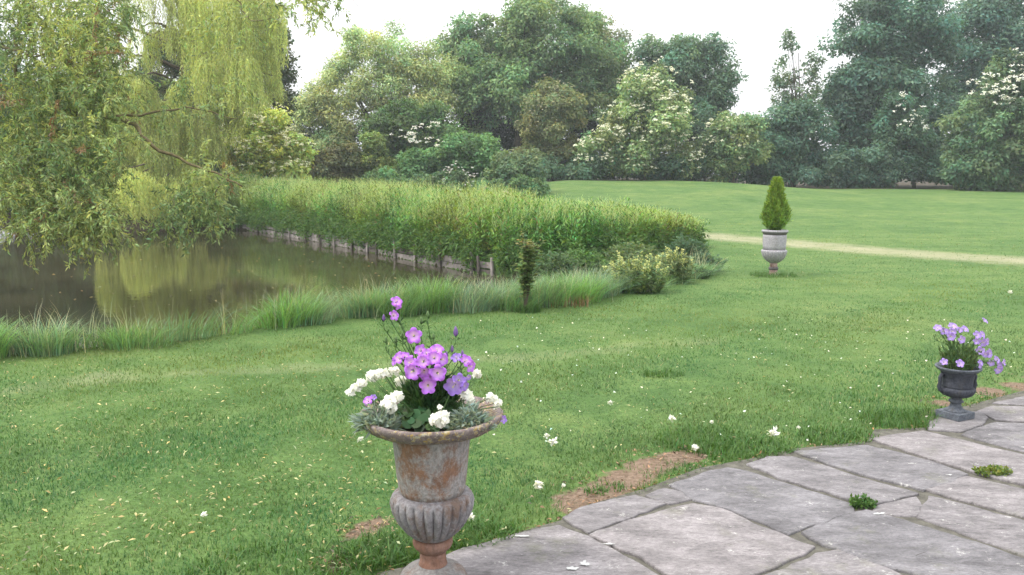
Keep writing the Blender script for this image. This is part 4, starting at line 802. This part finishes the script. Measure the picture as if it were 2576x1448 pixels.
UT = U+np.array([0, 0, .645]); cb = UT+np.array([0, 0, -.01])
cr = empty('bellflower', cb, 'tall purple bellflower in the middle of the rusty urn', 'flower')
FL = []
for x, y, r_, d, k_, dy in [(550, 190, 46, (.3, -.6, .5), 0, 0), (565, 225, 36, (.6, -.7, 0), 0, .01), (530, 315, 42, (.5, -.6, .3), 0, 0), (700, 495, 64, (.05, -1, .25), 0, 0), (560, 690, 55, (-.5, -.6, .5), 0, 0), (520, 725, 36, (-.8, -.4, .1), 0, .01), (620, 672, 42, (.1, -.5, .8), 0, .02),
    (755, 620, 48, (-.3, -.7, .6), 0, 0), (815, 650, 46, (.1, -.8, .6), 0, -.03), (905, 615, 56, (.1, -.7, .7), 0, 0), (665, 735, 58, (-.4, -.9, .3), 0, -.04), (780, 725, 55, (-.05, -1, .25), 0, -.07), (880, 690, 60, (.05, -1, .3), 0, -.05), (955, 705, 56, (.5, -.8, .2), 0, -.02), (840, 700, 40, (0, -1, 0), 0, -.02),
    (685, 815, 68, (-.25, -1, .05), 0, -.06), (790, 815, 54, (0, -.9, -.2), 0, -.04), (915, 830, 68, (.25, -1, .1), 0, -.07), (815, 870, 48, (0, -.9, -.2), 0, -.02), (825, 940, 66, (.05, -1, .05), 0, -.06), (1075, 688, 44, (-.1, -.6, .6), 1, .03), (1165, 715, 52, (.5, -.6, .5), 0, 0), (1205, 765, 50, (.7, -.6, 0), 0, 0),
    (1050, 945, 74, (-.3, -1, -.25), 1, -.05), (1100, 890, 56, (.2, -.9, .2), 1, -.02), (1145, 940, 46, (.6, -.7, -.1), 1, -.01), (290, 1065, 42, (-.3, -.6, .6), 0, -.03), (345, 1040, 26, (.2, -.6, .6), 1, -.02), (1185, 865, 26, (.4, -.6, -.2), 1, 0), (1490, 1235, 34, (.5, -.6, .3), 1, 0)]:
    FL.append((*Z1(x, y), r_/3.017*.8587, d, k_, dy))
budp = [(435, 365), (765, 385), (825, 335), (1070, 500), (1040, 640), (740, 535), (455, 560), (540, 560), (875, 530), (1130, 680), (600, 520), (990, 690)]
BUD = [(*Z1(x, y), 0.) for x, y in budp]
campanula(cr, [(a_[0], a_[1], a_[2], a_[3], a_[4], a_[5]-.045) for a_ in FL], BUD, cb, 0, leafn=1500, spread=.072, hgt=.19, Yd=U[1])
bm = MB(); bm.lathe([(.002, 0), (.0052, .004), (.0062, .010), (.0045, .018), (.001, .026)], 10, lambda a, z: 1+.1*cos(a*5)); budme = None
BUDP = plain('bud_purple', (.16, .09, .26), .7, .3, 80, 0); BUDG = plain('bud_green', (.10, .17, .06), .7, .3, 80, 0)
for i, (x, y) in enumerate(budp):
    w = PY(*Z1(x, y), U[1]); c_ = bm.build('bud', BUDP if i in (0, 3, 4, 5, 9, 11) else BUDG, cr); c_.location = [float(v) for v in w-cb]; s_ = 1.5 if i == 3 else 1.0; c_.scale = (s_, s_, s_)
# white geranium
gr = empty('geranium', cb, 'white flowering geranium around the rim of the rusty urn', 'flower')
def floret_head(px, py, wx, hy, n, dy):
    w = PY(*Z1(px, py), U[1]+dy); s = U[1]/F*.8587/3.017; n = int(n*1.3); off_ = rng.normal(0, 1, (n, 3)); off_ = unit(off_)*(R(n)**.4)[:, None]*[wx*s, max(wx, hy)*s*.6, hy*s]; Vs, Ds = [], []
    for k_ in range(n):
        nrm = unit(off_[k_]/(.02)+np.array([0, -1.2, .5])+rng.normal(0, .35, 3)); a = np.cross(nrm, [.3, .2, 1]); a = unit(a); b_ = np.cross(nrm, a); ph = R()*6
        for j in range(5):
            an = ph+2*pi*j/5; d = a*cos(an)+b_*sin(an)+nrm*.15; Vs.append((w+off_[k_], d, nrm))
    p = np.array([v[0] for v in Vs])-cb; d = np.array([v[1] for v in Vs]); nr = np.array([v[2] for v in Vs]); m_ = len(p)
    # broad petals
    leaf_obj('flower_head', leaf_quads(p, d, nr, .0125*rng.uniform(.8, 1.15, m_), .0105), tint(m_, (.86, .86, .84), .03, .01), gr, None, PETAL)
    return w
hw = [floret_head(*q) for q in ((140, 1000, 30, 26, 7, 0), (192, 950, 44, 38, 14, 0), (240, 918, 40, 28, 12, 0), (330, 850, 58, 42, 26, .02), (410, 835, 62, 40, 26, .02), (480, 820, 40, 34, 10, .03), (542, 805, 32, 30, 8, .03), (585, 900, 52, 44, 16, .05), (480, 1110, 78, 80, 46, -.12), (555, 1035, 52, 46, 20, -.10), (915, 1240, 88, 56, 42, -.20), (960, 1200, 44, 36, 12, -.2),
      (1165, 1020, 52, 50, 18, -.04), (1195, 1055, 34, 34, 9, -.05), (1262, 830, 36, 30, 10, .05), (1385, 1040, 46, 34, 13, -.03), (1440, 1100, 36, 38, 12, -.03), (1020, 870, 26, 22, 5, .06), (930, 1132, 12, 12, 3, -.2))]
st = MB()
for w in hw:
    for _ in range(3):
        b0 = np.array([(w[0]-cb[0])*.45, (w[1]-cb[1])*.5, 0]); e = w-cb+rng.normal(0, .008, 3); st.tube([b0, b0*.5+e*.5+[0, 0, .02], e], [.002, .0017, .001], 4)
st.build('stems', STEM, gr)
n = 300; a = R(n)*2*pi; q = np.sqrt(R(n)); p = np.stack([np.cos(a)*q*.17, np.sin(a)*q*.15, .015+R(n)*.07*(1.3-q)], 1); 
def round_leaf(p, nrm, r, k=8):
    n = len(p); a = unit(np.cross(nrm, rsphere(n))); b_ = np.cross(nrm, a); V = np.zeros((n, k, 3))
    for j in range(k): an = 2*pi*j/k+.2; rr_ = r*(1.0 if j else .35)*(1+.10*(j % 2)); V[:, j] = p+(a*cos(an)+b_*sin(an))*rr_[:, None]+nrm*(.16*r*(j % 2))[:, None]
    return V.reshape(-1, 3), np.arange(n*k).reshape(n, k), k
V, Q, k_ = round_leaf(p, unit(np.stack([np.cos(a)*.4, np.sin(a)*.4-.35, 0*a+.8], 1)+rng.normal(0, .3, (n, 3))), .021*rng.uniform(.6, 1.2, n)); quads('leaves', V, Q, LEAF, gr, np.repeat(tint(n, (.055, .115, .038), .25, .12), k_, 0))
def silver(px, py, wx, label, n=420):
    w = PY(*Z1(px, py), U[1]-.12); w[2] = cb[2]; root = empty('silver_foliage', w, label, 'plant'); s = U[1]/F*.8587/3.017*wx; a = R(n)*2*pi; q = np.sqrt(R(n)); p = np.stack([np.cos(a)*q*s, np.sin(a)*q*s*.7, .01+R(n)*.085*(1.2-q)], 1)
    st = MB()
    for k_ in range(26): aa = R()*2*pi; st.tube([(0, 0, -.02), (cos(aa)*s*.4, sin(aa)*s*.3, .035), (cos(aa)*s*.85, sin(aa)*s*.6, .06)], [.0018, .0014, .0008], 4)
    st.build('stems', STEM, root)
    d = unit(np.stack([np.cos(a), np.sin(a), 0*a+.6], 1)+rng.normal(0, .6, (n, 3))); ln = .042*rng.uniform(.5, 1.3, n); leaf_obj('foliage', leaf_quads(p, d, unit(rsphere(n)+[0, -.4, .7]), ln, ln*.24), tint(n, (.25, .32, .285), .22, .05), root)
silver(370, 1200, 175, 'silvery blue foliage spilling over the left of the rusty urn', 520); silver(1190, 1190, 165, 'silvery foliage on the right side of the rusty urn', 500)
n = 160; a = rng.uniform(-.9, .35, n); p = np.stack([np.cos(a)*rng.uniform(.19, .27, n), np.sin(a)*rng.uniform(.19, .27, n), .02+.02*R(n)], 1)
o = leaf_obj('dry_straw', leaf_quads(p, unit(rng.normal(size=(n, 3))*[1, 1, .25]), unit(rsphere(n)+[0, 0, 1]), .05*rng.uniform(.4, 1.2, n), .003), tint(n, (.38, .33, .22), .25, .08), mat=PETAL); o.location = [float(v) for v in cb]; tag(o, 'dry straw caught on the right rim of the rusty urn', 'straw', kind='stuff')

# ------------------------------------------------------------------ dark urn on the patio corner
Dk = P(2402, 1050, .022); du = empty('dark_urn', Dk, 'small dark iron urn with two handles and square foot on the paving corner', 'urn')
mi = urn_material('dark_iron', (.028, .031, .042), (.070, .075, .095), (.09, .085, .08), .2, 0, 1.1); mi2 = urn_material('dark_iron_foot', (.065, .073, .092), (.14, .155, .18), (.10, .08, .07), .1, 0, 2.6)
K = Dk[1]*1.02/F*.8587/4.022*1.0
def zl(y): return (1262-y)*K*1.02
b = MB(); b.box((0, 0, .022), (.166, .166, .044), radians(28)); b.build('foot', mi2, du, False, .004)
b = MB(); b.lathe([(.066, .044), (.064, .052), (.050, .060), (.040, .070), (.034, .082), (.0315, .095), (.036, .100), (.045, .106), (.046, .113), (.037, .120), (.032, .128), (.036, .138)], 40); b.build('stem', mi2, du)
gad = lambda a, z: 1+.03*abs(sin(a*10))
b = MB(); b.lathe([(.034, .136), (.060, .142), (.086, .153), (.100, .168), (.107, .186), (.108, .196), (.101, .202), (.095, .206)], 160, gad); b.build('lower_bowl', mi, du)
b = MB(); b.lathe([(.096, .204), (.092, .22), (.093, .25), (.098, .28), (.104, .30), (.110, .312)], 48); b.build('body', mi, du)
b = MB(); b.lathe([(.108, .310), (.122, .318), (.135, .328), (.140, .336), (.138, .342), (.130, .343), (.120, .336), (.112, .330), (.108, .316)], 64); b.build('rim', mi2, du)
for s_ in (-1, 1):
    b = MB(); ca, sa = cos(radians(8)), sin(radians(8)); pts = [(.092, .285), (.116, .290), (.127, .270), (.124, .240), (.129, .215), (.122, .190), (.104, .178)]
    b.tube([(s_*r_*ca, s_*r_*sa-.0, z_) for r_, z_ in pts], [.010, .013, .012, .010, .013, .013, .009], 8); b.build('handle', mi, du)
b = MB(); b.lathe([(0, .322), (.06, .325), (.107, .318), (.10, .30)], 32); b.build('soil', SOIL, du)
db = Dk+np.array([0, 0, .32]); dr = empty('bellflower', db, 'lilac bellflower leaning to the right out of the dark urn', 'flower')
def Z3(x, y): return ((2640+x/4.022)*.8587, (900+y/4.022)*.8587)
FL = [(*Z3(x, y), r_/4.022*.8587, d, 0, dy) for x, y, r_, d, dy in [(430, 245, 42, (-.4, -.6, .7), 0), (500, 285, 40, (-.2, -.9, .4), 0), (545, 290, 30, (.1, -.9, .4), .02), (610, 225, 48, (0, -.6, .8), 0), (605, 290, 42, (0, -1, .3), -.02), (590, 350, 46, (-.1, -1, 0), -.03), (690, 270, 36, (.1, -.7, .6), 0), (755, 258, 42, (.3, -.6, .6), 0), (715, 385, 42, (.1, -1, .1), -.04), (990, 160, 38, (.5, -.5, .7), 0),
     (900, 330, 46, (.1, -.8, .5), 0), (960, 325, 42, (.5, -.7, .4), 0), (890, 405, 36, (-.2, -.9, .3), 0), (970, 420, 46, (.2, -.9, .1), 0), (1015, 410, 42, (.6, -.7, .1), 0), (930, 520, 48, (-.2, -.9, .2), -.03), (1040, 550, 52, (.5, -.8, .2), 0), (1000, 560, 40, (.2, -.9, -.2), -.02), (1130, 620, 44, (.4, -.6, .5), 0), (1215, 655, 42, (.7, -.6, .2), 0), (1060, 660, 36, (-.2, -.9, .1), 0), (1150, 740, 52, (.2, -.9, -.3), -.02), (1160, 690, 40, (.3, -.9, .1), 0),
     (505, 645, 38, (-.3, -.8, .5), -.12), (695, 665, 44, (0, -.9, .5), -.14), (935, 660, 38, (.4, -.7, .4), -.08), (930, 700, 26, (.4, -.9, 0), -.1)]]
campanula(dr, FL, [(*Z3(500, 205), 0), (*Z3(1190, 600), 0), (*Z3(790, 470), 0), (*Z3(400, 330), 0)], db, 0, stemr=.0022, meshes=(bell_d,), leafn=620, leafl=.05, leafcol=(.095, .16, .06), spread=.085, hgt=.17, Yd=Dk[1])

# ------------------------------------------------------------------ pale urn with clipped conifer
G = P(1945, 690, 0); G[2] = float(gz(G[0], G[1])); pu = empty('pale_urn', G, 'tall pale stone urn with fluted bowl standing alone on the lawn', 'urn')
k4 = G[1]*1.01/F*.8587/4.022
mp_ = urn_material('pale_stone', (.27, .255, .28), (.40, .385, .42), (.24, .21, .20), .12, 0, .7); mr_ = urn_material('urn_dark_band', (.08, .075, .075), (.16, .15, .15), (.10, .08, .07), .3, 0, 1.9, vs=(1, 1, 1)); mt_ = urn_material('terracotta', (.30, .20, .175), (.42, .31, .28), (.20, .10, .08), .3, 0, 2.9)
def q4(L_): return [(r_*k4, (1296-y_)*k4) for r_, y_ in L_]
b = MB(); b.lathe(q4([(140, 798), (150, 790), (150, 780), (146, 772), (132, 770), (122, 776), (120, 790)]), 56); b.build('rim', mp_, pu)
b = MB(); b.lathe(q4([(126, 828), (130, 822), (136, 812), (142, 802), (145, 796)]), 56); b.build('rim_underside', mr_, pu)
b = MB(); b.lathe(q4([(126, 1005), (130, 960), (133, 900), (134, 850), (131, 826)]), 56); b.build('body', mp_, pu)
def fl2(a, z): q = float(sm(150*k4, 175*k4, z)*(1-sm(283*k4, 292*k4, z))); return 1+q*(.05*abs(sin(a*11))**.6-.04)
b = MB(); b.lathe(q4([(36, 1160), (55, 1152), (90, 1130), (118, 1100), (136, 1065), (146, 1030), (147, 1012), (140, 1003), (127, 1002)]), 22*12, fl2); b.build('fluted_bowl', mp_, pu)
b = MB(); b.lathe(q4([(40, 1208), (44, 1200), (44, 1172), (40, 1158)]), 36); b.build('neck', mt_, pu)
b = MB(); b.lathe(q4([(46, 1240), (56, 1232), (57, 1214), (50, 1206)]), 36); b.build('collar', mr_, pu)
b = MB(); b.lathe(q4([(62, 1302), (58, 1288), (47, 1276), (44, 1256), (46, 1238)]), 36); b.build('foot', mt_, pu)
b = MB(); b.lathe([(0, 512*k4), (80*k4, 516*k4), (125*k4, 512*k4), (118*k4, 470*k4)], 32); b.build('soil', SOIL, pu)
tb_ = G+np.array([0, 0, 512*k4]); cf = empty('conifer', tb_, 'small yellow green clipped conifer growing in the pale urn', 'tree')
b = MB(); b.tube([(0, 0, -.02), (0, 0, .2), (.005, 0, .55)], [.018, .014, .006], 7); b.build('trunk', BARK, cf)
Ht = 595*k4; n = 9500; t = R(n)**.85; prof = np.interp(t, [0, .04, .12, .22, .35, .5, .7, .88, 1], [.25, .55, .85, 1.0, .95, .76, .52, .38, .18])*143*k4; a = R(n)*2*pi; wv = 1+.14*np.sin(a*5+t*9)+.10*np.sin(a*9-t*17)
q = prof*wv*(R(n)**.3)*rng.uniform(.88, 1.1, n); p = np.stack([np.cos(a)*q, np.sin(a)*q, t*Ht], 1); d = unit(np.stack([np.cos(a)*.5, np.sin(a)*.5, 0*a+1.], 1)+rng.normal(0, .38, (n, 3))); ln = .055*rng.uniform(.6, 1.3, n)
leaf_obj('crown', leaf_quads(p, d, unit(rsphere(n)+[0, -.5, .3]), ln, ln*.3), tint(n, (.20, .32, .055), .22, .1, np.stack([.14*np.sin(a*6+t*11), .15*(t-.4)], 1)), cf)

# ------------------------------------------------------------------ plants at the pond corner
def leafy_plant(name, label, cat, px, py, stems, H, r, leaf, col, spikes=None, mat=LEAF, up=.6, aspect=.35, toph=None, per=26):
    g = P(px, py); g[2] = max(float(gz(g[0], g[1])), -.1); root = empty(name, g, label, cat); st = MB(); Pp_, Dd, Tt = [], [], []; SP_, SD = [], []
    for i in range(stems):
        a = R()*2*pi; q = sqrt(R())*r; b0 = np.array([cos(a)*q*.8, sin(a)*q*.55, 0]); h = H*(1.05-.4*(q/r)**2)*rng.uniform(.8, 1.1); e = b0*1.45+[rng.normal(0, .03), rng.normal(0, .03), h]; md = (b0+e)/2+[rng.normal(0, .02), 0, 0]
        st.tube([b0, md, e], [.004, .003, .002], 4)
        for k_ in range(per):
            t = R()**.8; p = b0*(1-t)+e*t+rng.normal(0, .008, 3); Pp_.append(p); aa = R()*2*pi; Dd.append((cos(aa), sin(aa), up)); Tt.append(t)
        if spikes and R() < spikes:
            for k_ in range(20): t = rng.uniform(.70, 1.06); SP_.append(b0*(1-t)+e*t); aa = R()*2*pi; SD.append((cos(aa), sin(aa), .3))
    st.build('stems', STEM, root); n = len(Pp_); Tt = np.array(Tt); ln = leaf*rng.uniform(.6, 1.3, n)*(1.15-.5*Tt); c = tint(n, col, .22, .1)
    if toph is not None: c = np.where((Tt > .62)[:, None] & (R(n) < .75)[:, None], tint(n, toph, .2, .1), c)
    leaf_obj('leaves', leaf_quads(np.array(Pp_), np.array(Dd), unit(rsphere(n)*.5+[0, -.3, .9]), ln, ln*aspect), c, root)
    if SP_: m_ = len(SP_); leaf_obj('blossom', leaf_quads(np.array(SP_), np.array(SD), unit(rsphere(m_)+[0, -.8, .5]), .030, .022), tint(m_, (.60, .62, .27), .1, .04), root, None, PETAL)
    return root
leafy_plant('yellow_loosestrife', 'yellow flower spikes on a leafy clump at the right end of the pond', 'flower', 1600, 735, 90, .52, .42, .09, (.19, .27, .12), .6)
leafy_plant('yellow_loosestrife', 'smaller clump of yellow flower spikes nearer the lawn tip', 'flower', 1695, 712, 55, .46, .30, .09, (.20, .27, .13), .5)
leafy_plant('leafy_shrub', 'blue green leafy shrub rounding off the right end of the reeds', 'bush', 1725, 668, 80, .50, .34, .09, (.085, .155, .085), None, per=30)
leafy_plant('leafy_shrub', 'low blue green plant at the very tip of the reed bank', 'bush', 1775, 682, 50, .30, .30, .08, (.09, .155, .09), None)
leafy_plant('leafy_shrub', 'bright green rounded plant in the dark gap behind the sedges', 'bush', 1470, 690, 70, .5, .35, .10, (.11, .21, .06), None)
leafy_plant('leafy_shrub', 'olive plant with long leaves at the middle of the reed bank end', 'bush', 1590, 690, 60, .5, .38, .12, (.125, .18, .07), None)
leafy_plant('leafy_shrub', 'dark green plant left of the bright rounded plant', 'bush', 1390, 696, 60, .5, .36, .10, (.09, .155, .065), None)
leafy_plant('low_plant', 'low green ground plant between yellow flowers and lawn tip', 'plant', 1745, 700, 50, .16, .28, .06, (.075, .14, .06), None)
# young rose with reddish tips
rg = P(1322, 786); rr_ = empty('rose_sapling', rg, 'young rose with coppery new leaves at the pond edge', 'plant'); st = MB(); LPp, LDd, LT = [], [], []
for i in range(11):
    a = R()*2*pi; sp = rng.uniform(.04, .21); h = rng.uniform(.55, .86) if i else .9; e = np.array([cos(a)*sp, sin(a)*sp*.8, h*1.0]); md = np.array([cos(a)*sp*.35, sin(a)*sp*.3, h*.5]); pts = [np.array([rng.normal(0, .012), rng.normal(0, .012), 0]), md*.5, md, (md+e)/2+[0, 0, .03], e]; st.tube(pts, [.009, .008, .006, .004, .002], 6)
    for k_ in range(105):
        t = rng.uniform(.26, 1)**.8*4; j = min(3, int(t)); fr = t-j; p = pts[j]*(1-fr)+pts[j+1]*fr+rng.normal(0, .022, 3); LPp.append(p); aa = R()*2*pi; LDd.append((cos(aa), sin(aa), .15)); LT.append(p[2])
st.build('stems', BARK, rr_); n = len(LPp); LT = np.array(LT); c = np.where(((LT > .76) & (R(n) < .7))[:, None], tint(n, (.23, .215, .085), .25, .12), tint(n, (.15, .225, .075), .25, .12)); ln = .06*rng.uniform(.6, 1.3, n)
leaf_obj('leaves', leaf_quads(np.array(LPp), np.array(LDd), unit(rsphere(n)*.6+[0, -.3, .9]), ln, ln*.55), c, rr_)
# pink peonies behind the reeds
pr = leafy_plant('peony', 'low peony plant with a few pale pink flowers behind the reeds', 'flower', 1250, 492, 60, .5, .9, .16, (.065, .13, .045), None)
pr.location = [float(v) for v in PY(1250, 500, 28)]; pr.location[2] = float(gz(pr.location[0], 28)); o0 = np.array(pr.location)
for px, py, r_ in ((1222, 497, .10), (1274, 491, .12), (1282, 495, .09), (1212, 499, .07)):
    w = PY(px, py, 27.3); n = 40; d = rsphere(n); leaf_obj('flower', leaf_quads(w-o0+d*r_*.5, unit(d+rsphere(n)*.6), d, r_*.8, r_*.7), tint(n, (.72, .52, .60), .08, .03), pr, None, PETAL)

# ------------------------------------------------------------------ air, sky, light, camera
def haze_box(dens, x0, x1, y0, y1, z0, z1):
    m = bpy.data.materials.new('haze'); m.use_nodes = True; t = m.node_tree; t.nodes.clear(); o = t.nodes.new('ShaderNodeOutputMaterial'); v = t.nodes.new('ShaderNodeVolumePrincipled')
    v.inputs['Color'].default_value = (.86, .91, 1, 1); v.inputs['Density'].default_value = dens; v.inputs['Anisotropy'].default_value = .3; L(t, v.outputs[0], o.inputs['Volume'])
    b = MB(); b.box(((x0+x1)/2, (y0+y1)/2, (z0+z1)/2), (x1-x0, y1-y0, z1-z0)); o = b.build('haze', m, None, False); tag(o, kind='stuff')
HAZE = 0.0011
if HAZE: haze_box(HAZE, -1500, 1500, -1200, 2600, -4, 24)
w = bpy.data.worlds.new("World"); bpy.context.scene.world = w; w.use_nodes = True; t = w.node_tree; t.nodes.clear()
o = t.nodes.new('ShaderNodeOutputWorld'); bg = t.nodes.new('ShaderNodeBackground'); sk = t.nodes.new('ShaderNodeTexSky'); sk.sky_type = 'NISHITA'; sk.sun_disc = False
SE, SA = radians(56), radians(-100)      # sun height, and direction measured from +Y towards +X
sk.sun_elevation = SE; sk.sun_rotation = SA; sk.dust_density = 5; sk.air_density = 1.2; sk.ozone_density = 1
tc = t.nodes.new('ShaderNodeTexCoord'); nn_ = noise(t, tc.outputs['Generated'], 1.6, 4, .5)
cloud = ramp(t, nn_, [(.3, (7.6, 7.75, 7.9)), (.7, (9.2, 9.2, 9.1))]); sx_ = t.nodes.new('ShaderNodeSeparateXYZ'); L(t, tc.outputs['Generated'], sx_.inputs[0])
grad = ramp(t, sx_.outputs['Z'], [(0, .62), (.35, .95), (1, 1.75)]); cloud = mix(t, 1, cloud, grad, 'MULTIPLY'); L(t, mix(t, .86, sk.outputs[0], cloud), bg.inputs['Color']); bg.inputs['Strength'].default_value = .12; L(t, bg.outputs[0], o.inputs[0])
sd = bpy.data.lights.new('sun', 'SUN'); sd.energy = 1.4; sd.angle = radians(12); sd.color = (1, .95, .86); so_ = bpy.data.objects.new('sun', sd); C.objects.link(so_)
dirv = Vector((sin(SA)*cos(SE), cos(SA)*cos(SE), sin(SE))); so_.rotation_mode = 'QUATERNION'; so_.rotation_quaternion = dirv.to_track_quat('Z', 'Y'); so_.location = (0, 0, 30)
cd = bpy.data.cameras.new('camera'); cam = bpy.data.objects.new('camera', cd); C.objects.link(cam); cam.location = (0, 0, CAMH); cam.rotation_euler = (pi/2-PITCH, 0, 0); cd.sensor_width = 36; cd.lens = 36*F/2576; cd.clip_end = 3000; cd.clip_start = .05
sc = bpy.context.scene; sc.camera = cam; sc.view_settings.view_transform = 'Standard'; sc.view_settings.look = 'None'; sc.view_settings.gamma = 1; sc.view_settings.exposure = 1.06
sc.render.engine = 'CYCLES'; cy = sc.cycles; cy.max_bounces = 5; cy.diffuse_bounces = 3; cy.glossy_bounces = 3; cy.transmission_bounces = 2; cy.transparent_max_bounces = 4; cy.volume_bounces = 1; cy.use_adaptive_sampling = True; cy.adaptive_threshold = .02
try: cy.use_denoising = True; cy.denoiser = 'OPENIMAGEDENOISE'
except Exception: pass
cy.sample_clamp_indirect = 6
